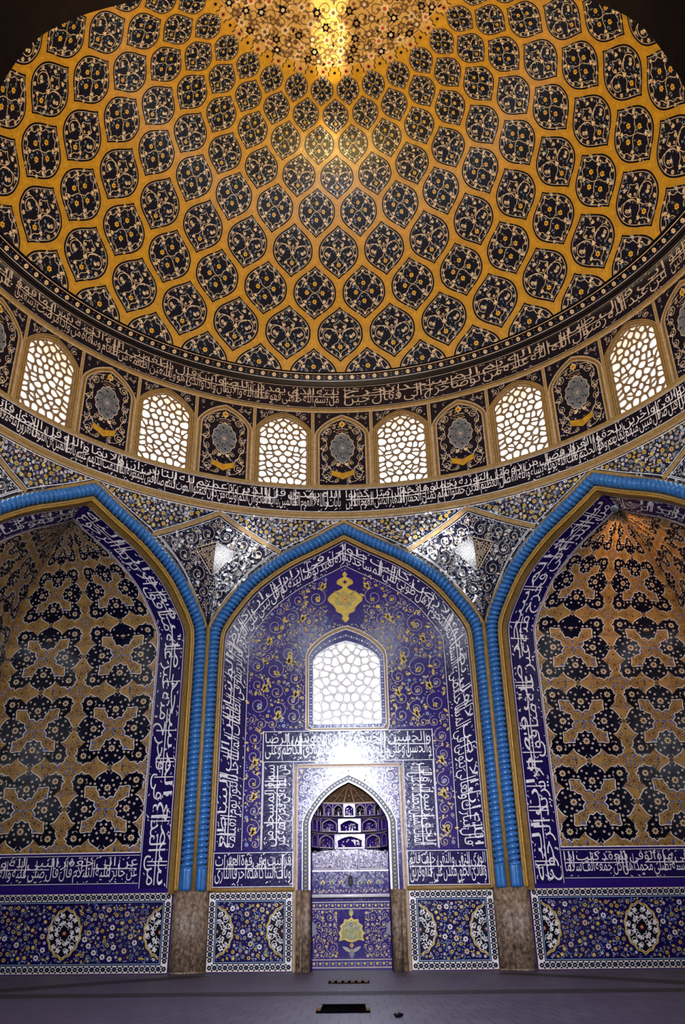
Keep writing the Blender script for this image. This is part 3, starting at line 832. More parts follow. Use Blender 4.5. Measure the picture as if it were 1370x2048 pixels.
# ------------------------------------------------------------------ spandrels between the arches and the drum
ZR = zs['low0']+.001
def spand(u, v):
    k = np.round(u/(PI/4))*(PI/4); d = u-k
    s = np.clip((v-.86)/(ZR-.86), 0, 1)**1.6
    r = (1-s)/np.cos(d)+s*R_DRUM
    return np.c_[r*np.sin(u), r*np.cos(u), v]
SPAND = lift(spand)
def za_th(u):
    k = np.round(u/(PI/4))*(PI/4); return z_arch(np.tan(u-k))
def pack(inside, box_, radii, seed, sym=False, tries=3000, gap=1.0, nocentre=False):
    """non-overlapping circles, big ones first; sym mirrors in x"""
    rg = np.random.default_rng(seed); C = np.zeros((0, 3)); x0, x1, y0, y1 = box_
    for r, cnt in radii:
        t = 0; placed = 0
        while placed < cnt and t < tries:
            t += 1; x = rg.uniform(x0, x1); y = rg.uniform(y0, y1)
            if sym and abs(x) < r*gap: 
                if abs(x) < .5*r and r < .03 and not nocentre: x = 0
                else: continue
            if not inside(x, y, r): continue
            if len(C) and (np.hypot(C[:, 0]-x, C[:, 1]-y) < (C[:, 2]+r)*gap).any(): continue
            C = np.vstack([C, (x, y, r)]); placed += 1
            if sym and x: C = np.vstack([C, (-x, y, r)])
    return C
def vine_field(p, C, line='cream', leafm=('yellow', 'cream'), flm=('tan',), cen='brown', w=.0022, l=2, big=.012, seed=0):
    rg = random.Random(seed)
    for i, (x, y, r) in enumerate(C):
        if r >= big:
            hand = 1 if x >= 0 else -1
            p.spiral(x, y, r, PI/2 if x >= 0 else PI/2, 1.35, hand, w, line, l, leafm[i % len(leafm)])
            for q in range(3): 
                a = rg.uniform(0, 6.28); p.leaf(x+r*.92*math.cos(a), y+r*.92*math.sin(a), a+rg.uniform(-1, 1), r*.55, r*.26, leafm[(i+q) % len(leafm)], l+.3)
            if i % 2: p.flower(x+r*.1, y-r*.1, r*.28, flm[i % len(flm)], cen, l+.6, 6)
        elif r > big*.35:
            m = flm[i % len(flm)]
            p.flower(x, y, r*.8, m, cen, l+.4, rg.choice((5, 6, 8)))
        else:
            if i % 2: p.leaf(x-r*.5, y, rg.uniform(0, 6.28), r*2.2, r, leafm[i % len(leafm)], l)
            else: p.disc(x, y, r*.7, flm[i % len(flm)], l, 6)
    return p

KW, KZ = math.radians(11.2), .1065
def kite_top(du): return 1.2435-np.abs(du)/KW*KZ
CEN = math.radians(22.5)
# ground of the whole spandrel ring
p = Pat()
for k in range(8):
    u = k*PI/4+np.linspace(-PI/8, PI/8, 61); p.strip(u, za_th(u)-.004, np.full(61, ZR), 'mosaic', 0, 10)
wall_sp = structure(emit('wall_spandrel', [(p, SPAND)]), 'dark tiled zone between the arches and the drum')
# flowered triangles above the arches
def tri_inside(x, y, r):
    th = x/1.0; q = abs(abs(th)-CEN)
    return y+r < ZR-.003 and y-r > za_th(np.array([th]))[0]+.006 and y-r*1.3 > kite_top(q)+.010
C = pack(tri_inside, (-.38, .38, 1.05, 1.247), [(.0080, 14), (.0058, 60), (.004, 260), (.0022, 520)], 3, True, 5000)
FT = Pat(); rg = random.Random(2)
for i, (x, y, r) in enumerate(C):
    if r > .007: FT.flower(x, y, r*.9, 'yellow', 'red' if i % 4 else 'cream', 2, 8)
    elif r > .005: FT.flower(x, y, r*.9, ('yellow', 'white', 'tan')[i//2 % 3], ('ochre', 'blue', 'red')[i % 3], 2, 6)
    elif r > .003:
        if i % 5 == 0: FT.crescent(x, y, rg.uniform(0, 6), r, 'ochre', 2)
        else: FT.disc(x, y, r*.8, ('white', 'blue', 'slate', 'yellow', 'white')[i//2 % 5], 2, 7); FT.disc(x, y, r*.35, 'navy', 2.5, 5)
    else: FT.leaf(x, y, rg.uniform(0, 6.3), r*2.6, r*1.2, ('sky_blue', 'blue', 'white')[i % 3], 1.5)
for s in (-1, 1):
    x = np.linspace(.004, .385, 60); pts = np.c_[s*x, za_th(x)+.006]; pts = pts[pts[:, 1] < ZR-.004]; FT.ribbon(pts, .002, 'white', 2)
P = Pat()
for k in range(-2, 3): P.put(FT, k*PI/4, 0)
p2 = Pat()
for k in range(-2, 3): p2.ribbon([(k*PI/4-PI/8, ZR-.004), (k*PI/4+PI/8, ZR-.004)], .0022, 'white', 2, step=.01)
emit('flower_tilework', [(P, SPAND), (p2, SPAND)], wall_sp)

def in_kite(x, y, r):
    if y+r*1.2 > kite_top(x)-.016: return False
    th = np.array([CEN+x-r*.9, CEN+x+r*.9, CEN+x]); return (za_th(th)+.016 < y-r*.5).all()
IK = np.array([(0, 1.1555), (.0605, 1.1255), (0, 1.058), (-.0605, 1.1255)])
def in_inner(x, y, r):
    up = 1.1555-abs(x)/.0605*.030; lo = 1.058+abs(x)/.0605*.0675
    return lo-r*2.2 < y < up+r*1.1 and abs(x) < .0605+r
Ck = pack(lambda x, y, r: in_kite(x, y, r) and not in_inner(x, y, r), (-.19, .19, .90, 1.24), [(.024, 8), (.019, 14), (.014, 16), (.010, 16), (.006, 50), (.0035, 120), (.002, 200)], 8, True, 4000, 1.0, True)
def kite_pat():
    p = Pat(); m = 'white'
    vine_field(p, Ck, 'line', ('cream', 'white'), ('white', 'tan'), 'navy', .0021, 2, .009, 4)
    for s in (-1, 1):                                       # gold border along the two upper sides and white lines
        p.ribbon([(s*.0, 1.2435-.003), (s*KW*.5, kite_top(KW*.5)-.003), (s*KW, kite_top(KW)-.003)], .012, 'buff', 2, step=.02)
        for o in (.006, -.0135): p.ribbon([(s*.0, 1.2435+o*1.1), (s*KW, kite_top(KW)+o*1.1)], .0016, 'white', 3, step=.02)
        x = np.linspace(0, KW*.97, 50); z = za_th(CEN+x)+.011; k = z < kite_top(x)-.013
        p.ribbon(np.c_[s*x[k], z[k]], .0018, 'white', 3)
    K = IK+[0, 0]; scroll = p; p = Pat()
    for sg_ in (-1, 1): x = np.linspace(0, .0605, 13); p.strip(sg_*x, 1.058+x/.0605*.0675, 1.1555-x/.0605*.030, 'navy', 3.4, 10)
    for a in (1.04,): p.ribbon(resample((K-K.mean(0))*a+K.mean(0), .01, True), .002, 'cream', 4, True)
    p.ribbon(resample(K, .01, True), .0012, 'cream', 4, True)
    # square angular writing: a maze of straight strokes
    rg = random.Random(6); g_ = .0052
    nx = int(.121/g_)
    for i in range(-nx//2, nx//2+1):
        for j in range(20):
            # bilinear kite coordinates
            x = i*g_; y = 1.1545-j*g_
            up = 1.154-abs(x)/.0605*.030; lo = 1.0605+abs(x)/.0605*.0675
            if not (lo+.003 < y < up-.003): continue
            if (i+j) % 2 == 0: p.ribbon([(x-g_*.62, y), (x+g_*.62, y)], .0021, 'cream', 4)
            if rg.random() < .62: p.ribbon([(x, y-g_*.6), (x, y+g_*.6)], .0021, 'cream', 4.2)
    return scroll, p
KP = kite_pat()
kt = [(0, 'right of the main arch'), (-1, 'left of the main arch'), (1, 'cut by the right edge of the picture'), (-2, 'cut by the left edge of the picture')]
for k, t in kt:
    parts = []
    for nm, q in zip(('scrollwork', 'lettered_kite'), KP):
        P = Pat(); P.put(q, CEN+k*PI/4, 0, 1, 1, 0, .5); parts.append((nm, [(P, SPAND)]))
    emit_thing('tiled_kite', 'dark scrollwork kite around a small square-lettered kite, '+t, 'tile kite', 'kite panels between the arches', parts)

# ------------------------------------------------------------------ rope mouldings of the three arches
def arch_frame(k):
    """local axes of arch k: across, outward normal towards the room, up"""
    a = k*PI/4; nrm = np.array([math.sin(a), math.cos(a), 0]); t = np.array([math.cos(a), -math.sin(a), 0]); return t, nrm
def arch_path(k, d, z0, depth, step=.004):
    t, n = arch_frame(k); Q = full_arch(d, z0, step)
    return Q[:, 0:1]*t+(1-depth)*n+np.c_[0*Q[:, 0], 0*Q[:, 0], Q[:, 1]]
ZP = .187                      # top of the stone plinths
def rope_arch(k, label):
    t, n = arch_frame(k)
    root = thing('rope_moulding', label, 'moulding', 'twisted blue mouldings of the arches')
    rr = .0165
    def rad(s, ph): return rr*(1.06-.44*(1-np.abs(np.sin(ph/2-s*PI/.0142)))**1.5)
    sweep(arch_path(k, .0235, ZP+.052, .010, .0014), rad, 18, n, 'turquoise', 'rope', root)
    for s in (-1, 1):             # straight fluted foot below the twist
        x = s*(.4142-.0235); P0 = t*x+n*(1-.010)
        def rf(ss, ph): return rr*(.84+.20*np.abs(np.cos(ph*3)))*np.ones_like(ss)
        sweep(np.array([P0+[0, 0, z] for z in np.linspace(ZP, ZP+.055, 8)]), rf, 36, n, 'turquoise', 'rope_foot', root)
    # fine gold fillets on both sides and the beaded one next to the writing
    for d, r, nm in ((.0035, .0066, 'outer_fillet'), (.0445, .0042, 'inner_fillet')):
        sweep(arch_path(k, d, ZP, .010 if d < .01 else .003, .006), lambda s, ph: r*np.ones_like(s*ph), 8, n, 'buff', nm, root)
    sweep(arch_path(k, .0495, ZP, .000, .0022), lambda s, ph: .0032*(.75+.45*np.abs(np.sin(s*PI/.0052)))*np.ones_like(ph), 6, n, 'gold', 'beading', root)
    # dark groove the rope lies in
    p = Pat(); Q1, Q0 = full_arch(.0, ZP, .006), full_arch(.054, ZP, .006)
    m = min(len(Q1), len(Q0)); i1 = np.linspace(0, len(Q1)-1, 300); 
    A = np.c_[np.interp(i1, np.arange(len(Q1)), Q1[:, 0]), np.interp(i1, np.arange(len(Q1)), Q1[:, 1])]
    i0 = np.linspace(0, len(Q0)-1, 300); B = np.c_[np.interp(i0, np.arange(len(Q0)), Q0[:, 0]), np.interp(i0, np.arange(len(Q0)), Q0[:, 1])]
    i = np.arange(299); p.add(np.vstack([A, B]), np.vstack([np.c_[i, i+1, i+301], np.c_[i, i+301, i+300]]), 'brown', 0)
    emit('groove', [(p, lambda V: V[:, 0:1]*t+n*1.002+np.c_[0*V[:, 0], 0*V[:, 0], V[:, 1]])], root)
    relocate(root, t*0+n*.99+np.array([0, 0, ZP]))
    return root
rope_arch(0, 'twisted turquoise rope moulding framing the main arch around the niche wall')
rope_arch(-1, 'twisted turquoise rope moulding of the shadowy left corner arch')
rope_arch(1, 'twisted turquoise rope moulding of the corner arch on the right')

# piers with their mottled stone plinths at the arch springings
def at_vertex(sg, pts):
    """pts (r along the diagonal towards the room positive, w sideways) around the octagon corner"""
    a = sg*CEN; n = np.array([math.sin(a), math.cos(a)]); t = np.array([math.cos(a), -math.sin(a)]); R = 1/math.cos(CEN)
    return [tuple(n*(R-r)+t*w) for r, w in pts]
for sg, side in ((-1, 'left'), (1, 'right')):
    root = thing('corner_pier', 'pier with brown mottled stone plinth under paired blue ropes, %s of the niche' % side, 'pier', 'piers beside the main arch')
    V, F = prism(at_vertex(sg, [(-.03, -.046), (.016, -.046), (.026, -.037), (.033, -.003), (.031, .0), (.033, .003), (.026, .037), (.016, .046), (-.03, .046)]), 0, ZP)
    solid('plinth', np.array(V), F, 'stone', root)
    V, F = prism(at_vertex(sg, [(-.03, -.047), (.018, -.047), (.035, -.037), (.036, .037), (.018, .047), (-.03, .047)]), 0, .004)
    solid('foot_slab', np.array(V), F, 'stone', root)
    V, F = prism(at_vertex(sg, [(-.03, -.0075), (.024, -.0068), (.0325, -.004), (.0345, 0), (.0325, .004), (.024, .0068), (-.03, .0075)]), ZP, .895)
    solid('gold_strip', np.array(V), F, 'buff', root)
    c = at_vertex(sg, [(-.01, 0)])[0]; relocate(root, (c[0], c[1], 0))

# ------------------------------------------------------------------ niche wall under the main arch
YW = 1.012
WALL = lift(lambda u, v: np.c_[u, np.full_like(u, YW), v])
def wall_at(y): return lift(lambda u, v: np.c_[u, np.full_like(u, y), v])
NW, NSP, NAP = .104, .352, .456           # niche opening
BW = dict(half=.098, spring=.800, apex=.858, z0=.614)   # big window opening
p = Pat(); xs = np.r_[np.linspace(-.4142, -NW, 30), np.linspace(-NW, NW, 41)[1:-1], np.linspace(NW, .4142, 30)]
L_ = xs <= -NW+1e-9; p.strip(xs[L_], 0, z_arch(xs[L_]), 'cobalt', 0, 24); R_ = xs >= NW-1e-9; p.strip(xs[R_], 0, z_arch(xs[R_]), 'cobalt', 0, 24)
xm = np.linspace(-NW, NW, 53); xw = np.clip(xm, -BW['half'], BW['half'])
p.strip(xm, arch_top(xm, NW, NSP, NAP), BW['z0'], 'cobalt', 0, 6)
p.strip(xm, arch_top(xw, BW['half'], BW['spring'], BW['apex']), z_arch(xm), 'cobalt', 0, 8)
for s in (-1, 1): p.strip(s*np.linspace(BW['half'], NW, 3), BW['z0'], BW['spring'], 'cobalt', 0, 4)
wall_back = structure(emit('wall_back', [(p, WALL)]), 'niche wall below the main arch, violet blue tile')

# inscription that runs up and over the main arch
def band_map(d0, d1, z0, base, N=700):
    Qo, Qi = full_arch(d0, z0, .004), full_arch(d1, z0, .004)
    so = np.r_[0, np.cumsum(np.linalg.norm(np.diff(Qo, axis=0), axis=1))]; si = np.r_[0, np.cumsum(np.linalg.norm(np.diff(Qi, axis=0), axis=1))]
    L = (so[-1]+si[-1])/2
    def B(u, v):
        f = np.clip(u/L, 0, 1)
        ox, oz = np.interp(f*so[-1], so, Qo[:, 0]), np.interp(f*so[-1], so, Qo[:, 1])
        ix, iz = np.interp(f*si[-1], si, Qi[:, 0]), np.interp(f*si[-1], si, Qi[:, 1])
        return base(ix+(ox-ix)*v, iz+(oz-iz)*v)
    return L, lift(B, centre=(0, 0, .6))
ZB = .1945
L, BM = band_map(.0535, .128, .285, lambda x, z: np.c_[x, np.full_like(x, YW), z])
t = text_band(T_ARCH, L, .0745, seed=41, cell=.02)
q = Pat(); q.put(t, 0, 0, 1, 1/.0745, 0, 1)
tag(emit('inscription_band', [(q, BM)]), 'white Arabic writing running up and over the main arch, inside its blue rope', 'inscription')
# the two low panels beside the niche
def flat_panel(name, x0, x1, z0, z1, lower, upper, label, y=YW, m='white', ground='indigo', seed=1):
    P = Pat(); t = text_band(lower, x1-x0, z1-z0, upper=upper, seed=seed, cell=.03, m=m, ground=ground); P.put(t, x0, z0, 1, 1, 0, 1)
    for x in (x0+.001, x1-.001): P.ribbon([(x, z0), (x, z1)], .0024, m, 4.4)
    return tag(emit(name, [(P, wall_at(y))]), label, 'inscription')
flat_panel('calligraphy_strip', -.362, -.150, ZB, .281, 'وباب البنا كا هذه احرقا الناري'.split(), 'قرا بيت وفي قوة العثرات', 'low rectangular panel of white writing left of the niche, above the flowered dado', seed=2)
flat_panel('calligraphy_strip', .150, .362, ZB, .281, 'وهادي الخلق معدن علي حلقوفريق'.split(), 'الورى التقي والنقي خلف قائم', 'low rectangular panel of white writing right of the niche, above the flowered dado', seed=3)

# violet field of vines
def frame_w(x): return 0
def in_field(x, y, r):
    if abs(x)+r > .2855: return False
    if y+r > np.interp(abs(x)+r*.5, *FI): return False
    if abs(x) < .239+r and y < .602+r: return False
    if y < .287+r: return False
    if abs(x) < .118+r and y-r < arch_top(np.array([abs(x)]), .118+r, .815, .908)[0]: return False
    if abs(x) < .053+r and .912-r < y < 1.083: return False
    return True
_fi = arch_offset(.128, .28)[::-1]; FI = (_fi[:, 0], _fi[:, 1])
C = pack(in_field, (-.286, .286, .285, 1.1), [(.030, 5), (.022, 16), (.0155, 44), (.0126, 60), (.0072, 150), (.0048, 420), (.003, 900), (.002, 900)], 12, True, 6000)
p = Pat(); vine_field(p, C, 'tan', ('yellow', 'yellow', 'yellow', 'tan'), ('tan', 'yellow', 'slate', 'yellow', 'sky_blue'), 'brown', .0017, 2, .0125, 6)
for s in (-1, 1):
    for x, z in ((.262, .33), (.262, .42), (.262, .51), (.20, .64), (.15, .70), (.24, .72), (.17, .80), (.23, .86), (.13, .93), (.07, 1.03)):
        p.palmette(s*x, z, PI/2+s*.8, .017, 'yellow', 3.2); p.palmette(s*x, z, -PI/2, .012, 'yellow', 3.2); p.palmette(s*(x-.035), z+.045, s*.5, .013, 'yellow', 3.2) if x > .2 and z > .62 else None
for x in (-.237, .237): p.ribbon([(x, .285), (x, .598)], .0022, 'white', 3)
emit('vine_tilework', [(p, WALL)], wall_back)
# golden pendant high on the field
p = Pat()
half = smooth_curve([(0, 1.080), (.007, 1.070), (.004, 1.062), (.021, 1.052), (.024, 1.040), (.010, 1.032), (.007, 1.026), (.018, 1.019), (.034, 1.012), (.050, .996), (.051, .984), (.040, .974), (.030, .962), (.026, .950), (.012, .943), (.008, .934), (.011, .928), (.005, .920), (0, .915)], 4)
O = np.vstack([half, (half*[-1, 1])[::-1][1:-1]])
p.add(np.vstack([half, half*[-1, 1]]), np.vstack([[(i, i+1, len(half)+i+1), (i, len(half)+i+1, len(half)+i)] for i in range(len(half)-1)]), 'yellow', 2)
p.ribbon(O, .0016, 'ochre', 2.6, True)
p.flower(0, 1.045, .010, 'ochre', 'navy', 3, 4)
for k in range(8): 
    a = k*PI/4; p.spiral(.024*math.cos(a), .988+.018*math.sin(a), .009, a, 1.2, (-1)**k, .0018, 'green' if k % 2 else 'slate', 3, 'tan')
p.flower(0, .988, .017, 'gold', 'red', 3.4, 4, PI/4); p.flower(0, .988, .008, 'yellow', 'red', 5, 4)
for s in (-1, 1): p.leaf(s*.02, .97, PI/2+s*.9, .03, .010, 'green', 2.9); p.leaf(s*.012, 1.0, PI/2-s*.9, .028, .008, 'ochre', 2.9)
emit('golden_pendant', [(p, WALL)], wall_back)

# inscription around the niche (three sides)
_fx0, _fx1, _fz1, _fz0 = .150, .236, .5975, .287
def frame_text(kind, words, seed):
    P = Pat()
    if kind == 'top':
        t = text_band(words, 2*_fx1, _fz1-.511, seed=seed, cell=.03); P.put(t, -_fx1, .511, 1, 1, 0, 1)
    elif kind == 'right':       # reads upwards, tops to the right
        t = text_band(words, .511-_fz0, _fx1-_fx0, seed=seed, cell=.03); P.put(t, _fx0, .511, 1, 1, -PI/2, 1)
    else:
        t = text_band(words, .511-_fz0, _fx1-_fx0, seed=seed, cell=.03); P.put(t, -_fx0, _fz0, 1, 1, PI/2, 1)
    return P
w = T_MIH.split()
jobs = [(frame_text('right', w[:9], 51), WALL), (frame_text('top', w[9:], 52), WALL), (frame_text('left', T_SQ.split()[:9], 53), WALL)]
tag(emit('calligraphy_surround', jobs), 'broad frame of white writing around three sides of the prayer niche', 'inscription')

# big window: frame, purple flower border, pierced screen
root = thing('niche_wall_window', 'large glowing arched window with a pierced screen, above the prayer niche', 'window')
p = Pat()
def arch_ring(p, h0, sp0, ap0, z0, h1, sp1, ap1, z1, m, l):
    A = arch_poly(h0, sp0, ap0, z0, 20); B = arch_poly(h1, sp1, ap1, z1, 20); n = len(A); i = np.arange(n); j = (i+1) % n
    p.add(np.vstack([A, B]), np.vstack([np.c_[i, j, n+j], np.c_[i, n+j, n+i]]), m, l)
arch_ring(p, .117, .818, .905, .5985, .1095, .8135, .894, .6035, 'buff', 3)
for q in ((.118, .8185, .9065, .5975), (.1095, .8135, .894, .6035)): p.ribbon(resample(arch_poly(*q, 20), .02, True), .0022, 'white', 4, True)
arch_ring(p, .1085, .813, .892, .6045, .098, .800, .858, .614, 'cobalt', 3.2)
path = resample(arch_poly(.1035, .807, .875, .609, 20), .0085, True)
for i, (x, z) in enumerate(path): p.flower(x, z, .0034, 'white' if i % 2 else 'sky_blue', 'cobalt', 4, 5)
p.ribbon(resample(arch_poly(.0985, .8005, .8595, .6135, 20), .02, True), .0018, 'sky_blue', 4, True)
emit('window_surround', [(p, WALL)], root)
ob = arch_poly(BW['half'], BW['spring'], BW['apex'], BW['z0'], 20)
V, F = screen_mesh(ob, lattice_points(BW['half'], BW['z0'], BW['apex'], 11, 7, 8), .0030, .010)
solid('pierced_screen', np.c_[V[:, 0], YW+.008+V[:, 2], V[:, 1]], F, 'white', root)
n = len(ob); V = [(x, YW, z) for x, z in ob]+[(x, YW+.09, z) for x, z in ob]
solid('reveal', np.array(V), [(q, (q+1) % n, n+(q+1) % n, n+q) for q in range(n)], 'white', root)
relocate(root, (0, YW, .5985))

# ------------------------------------------------------------------ corner squinches: the wall corners folding forward under the 45-degree arches
_A = arch_offset(.0535, 0.0, .004); _Al = np.r_[0, np.cumsum(np.linalg.norm(np.diff(_A, axis=0), axis=1))]
VTOP = _Al[-1]; VF = .75
_Cf = smooth_curve([(1.4142, .75), (1.413, .80), (1.406, .86), (1.382, .928), (1.318, 1.010), (1.221, 1.095), (1.107, 1.167)], 8)
_Cl = np.r_[0, np.cumsum(np.linalg.norm(np.diff(_Cf, axis=0), axis=1))]; _Cl = VF+_Cl/_Cl[-1]*(VTOP-VF)
BD = .082                       # width of the writing band measured along the ruling
def squinch(right, side, back=False):
    """pattern coordinates: u = -x on the flat wall below (.48 at the arch .. 1 in the corner), v = height, then along the arch"""
    def B(u, v):
        tt = np.interp(v, _Al, _A[:, 0]); za = np.interp(v, _Al, _A[:, 1]); h = math.sqrt(.5)
        A = np.c_[-h*1.022+h*tt, h*1.022+h*tt, za]
        r = np.where(v < VF, 1.4142, np.interp(v, _Cl, _Cf[:, 0])); zc = np.where(v < VF, v, np.interp(v, _Cl, _Cf[:, 1]))
        Cc = np.c_[-h*r, h*r, zc]
        d = Cc-A; L = np.linalg.norm(d, axis=1, keepdims=True); d = d/np.maximum(L, 1e-6)
        E = A+d*BD
        f = (u-.5665)/.4335
        P = np.where((f < 0)[:, None], E+d*(f*.4335)[:, None], E+(Cc-E)*f[:, None])
        if side: P = np.c_[-P[:, 1], -P[:, 0], P[:, 2]]
        if right: P = P*[-1, 1, 1]
        if back: P = P*[1, -1, 1]
        return P
    return lift(B, centre=(0, 0, .55))
U0 = .5665-BD
g = Pat(); g.fill(U0-.03, 1.0, 0, .30, 'cobalt', 0, .02); g.fill(U0, 1.0, .30, VTOP, 'cobalt', 0, .02)

# field of dark cusped rings on an ochre ground
def lobe():
    h = [(0, .50), (.05, .455), (.10, .425), (.15, .385), (.165, .345), (.22, .335), (.245, .385), (.255, .43), (.30, .415), (.34, .455), (.375, .415), (.43, .40), (.41, .35), (.435, .30), (.39, .265), (.36, .225), (.325, .245), (.295, .255), (.265, .285), (.20, .275), (.125, .275), (.135, .235), (.10, .195), (.085, .145), (.045, .155), (0, .115)]
    P = smooth_curve(h, 2); return P
LB = lobe()
def cell_motif():
    p = Pat()
    for q in range(4):
        m = Pat(); k = len(LB)
        F = []
        for s in (1, -1): 
            b = m.n
        # right and left half filled around an inner point so that the cusps keep their shape
        for s in (1, -1):
            m.add(np.vstack([LB*[s, 1]]), [], 'navy', 2)
        m = Pat()
        full = np.vstack([LB, (LB*[-1, 1])[::-1][1:-1]])
        m.ribbon(full, .020, 'white', 2, True)
        for s in (1, -1):
            H = LB*[s, 1]
            lob = H[(H[:, 0]*s > .19)]
            m.poly(lob, 'navy', 3)
            mid = H[(H[:, 0]*s <= .27)]; top = mid[mid[:, 1] > .31]; bot = mid[mid[:, 1] <= .31]
            m.poly(np.vstack([mid, [(0, .3)]]) if len(mid) else mid, 'navy', 3)
        m.flower(0, .255, .048, 'cream', 'brown', 4, 8); m.flower(.345, .345, .044, 'cream', 'brown', 4, 8)
        for s in (-1, 1):
            for x, y in ((.055, .345), (.03, .185), (.075, .285), (.16, .305), (.11, .375), (.215, .31), (.10, .23)): m.disc(s*x, y, .0165, 'line', 4, 6)
            m.crescent(s*.055, .425, PI/2+s*.5, .036, 'line', 4)
        for a in (0.3, 1.9, 3.4, 4.9): m.crescent(.345+.068*math.cos(a), .345+.068*math.sin(a), a, .025, 'line', 4)
        m.disc(.27, .36, .013, 'line', 4, 6); m.disc(.36, .27, .013, 'line', 4, 6)
        p.put(m, 0, 0, 1, 1, q*PI/2)
        d = Pat(); d.poly([(-.042, .5), (0, .545), (.042, .5), (0, .455)], 'line', 4.5); d.poly([(-.033, .5), (0, .535), (.033, .5), (0, .465)], 'ochre', 5); d.poly([(-.014, .5), (0, .518), (.014, .5), (0, .482)], 'brown', 5.5); d.disc(0, .5, .006, 'cream', 6, 5)
        p.put(d, 0, 0, 1, 1, q*PI/2)
    rg_ = random.Random(12)
    for i in range(230):
        x, y = rg_.uniform(-.5, .5), rg_.uniform(-.5, .5); p.leaf(x, y, rg_.uniform(0, 6.3), .042, .017, ('brown', 'blue', 'brown', 'navy', 'blue')[i % 5], 1.15)
    for cx, cy in ((0, 0), (.5, .5), (-.5, .5), (.5, -.5), (-.5, -.5)):
        for k in range(12):
            a = k*PI/6; p.spiral(cx+.17*math.cos(a), cy+.17*math.sin(a), .03, a, 1.1, (-1)**k, .006, 'brown', 1.25)
    # ochre crosses, inside the rings and between them
    for cx, cy, big in ((0, 0, 0), (.5, .5, 1)):
        p.disc(cx, cy, .018, 'blue', 2, 8)
        for q in range(4):
            a = q*PI/2+(0 if big else PI/4); c, s = math.cos(a), math.sin(a)
            for e, mm, l in ((.038, 'brown', 1.4), (.029, 'yellow' if 0 else 'ochre', 1.7), (.013, 'brown', 1.9)):
                R_ = .085; p.poly([(cx+R_*c-e*1.5*c, cy+R_*s-e*1.5*s), (cx+R_*c-e*s, cy+R_*s+e*c), (cx+R_*c+e*1.2*c, cy+R_*s+e*1.2*s), (cx+R_*c+e*s, cy+R_*s-e*c)], mm, l)
            a2 = q*PI/2 + (0 if big else PI/4); R2 = .25 if big else .22
            x, y = cx+R2*math.cos(a2), cy+R2*math.sin(a2)
            for j in range(8):
                b_ = j*PI/4+a2; p.leaf(x+.014*math.cos(b_), y+.014*math.sin(b_), b_, .080, .040, 'brown', 1.4); p.leaf(x+.02*math.cos(b_), y+.02*math.sin(b_), b_, .064, .027, 'tan' if 0 else 'ochre', 1.8)
            p.disc(x, y, .016, 'brown', 2, 6)
            for j in range(4):
                b_ = j*PI/2+a2+PI/8; p.leaf(x+.085*math.cos(b_), y+.085*math.sin(b_), b_+.5, .045, .018, 'blue', 1.3)
            a3 = q*PI/2+(PI/4 if big else 0)
            p.spiral(cx+.12*math.cos(a3), cy+.12*math.sin(a3), .035, a3, 1.1, 1, .007, 'brown', 1.3); p.leaf(cx+.05*math.cos(a3), cy+.05*math.sin(a3), a3, .05, .025, 'blue', 1.3)
    return p
CELL = cell_motif(); PX, PZ = .2168, .2145
def field_pat():
    p = Pat(); p.fill(.5665, 1.0, .2815, VTOP, 'ochre', 1, .02)
    q = Pat()
    for i in range(-1, 3):
        for j in range(-1, 7):
            q.put(CELL, .6688+i*PX, .3918+(j-1)*PZ, PX, PZ, 0, 0)
    q.clip(.5675, .9995, .2825, VTOP-.008)
    p.put(q)
    p.ribbon([(.5667, .2815), (.5667, VTOP)], .0022, 'white', 6, step=.02)
    p.ribbon([(.5667, .2815), (1.0, .2815)], .0026, 'white', 6, step=.02)
    return p
FP = field_pat()
def leg_pat(words, upward, seed):
    """writing on one leg of a corner arch; the letters' tops point to the arch edge"""
    Ln = VTOP-ZB-.012; H = BD-.006
    t = text_band(words, Ln, H, seed=seed, cell=.02); P = Pat()
    return t, Ln, H
def put_leg(t, Ln, H, upward):
    P = Pat(); V, F, M = t.arr()
    y = V[:, 0]; vv = ZB+(y if upward else Ln-y); uu = .5665-.002-V[:, 1]
    P.V = [np.c_[uu, vv, V[:, 2]+1]]; P.F = [F]; P.M = [M]; P.n = len(V); return P
wsq = T_SQ.split()
low_left = ('عن جابر عليه السلام قال قال صلى عليه واله لجبرئيل', 'عن ابي جعفر النبي لله وعليه')
low_right = ('محمد ومنها قال السنة تصلى محمدا هل كل جمعة الف سلاما', 'علي وبينه في مرة الوفى ينعقد كتب اذا')
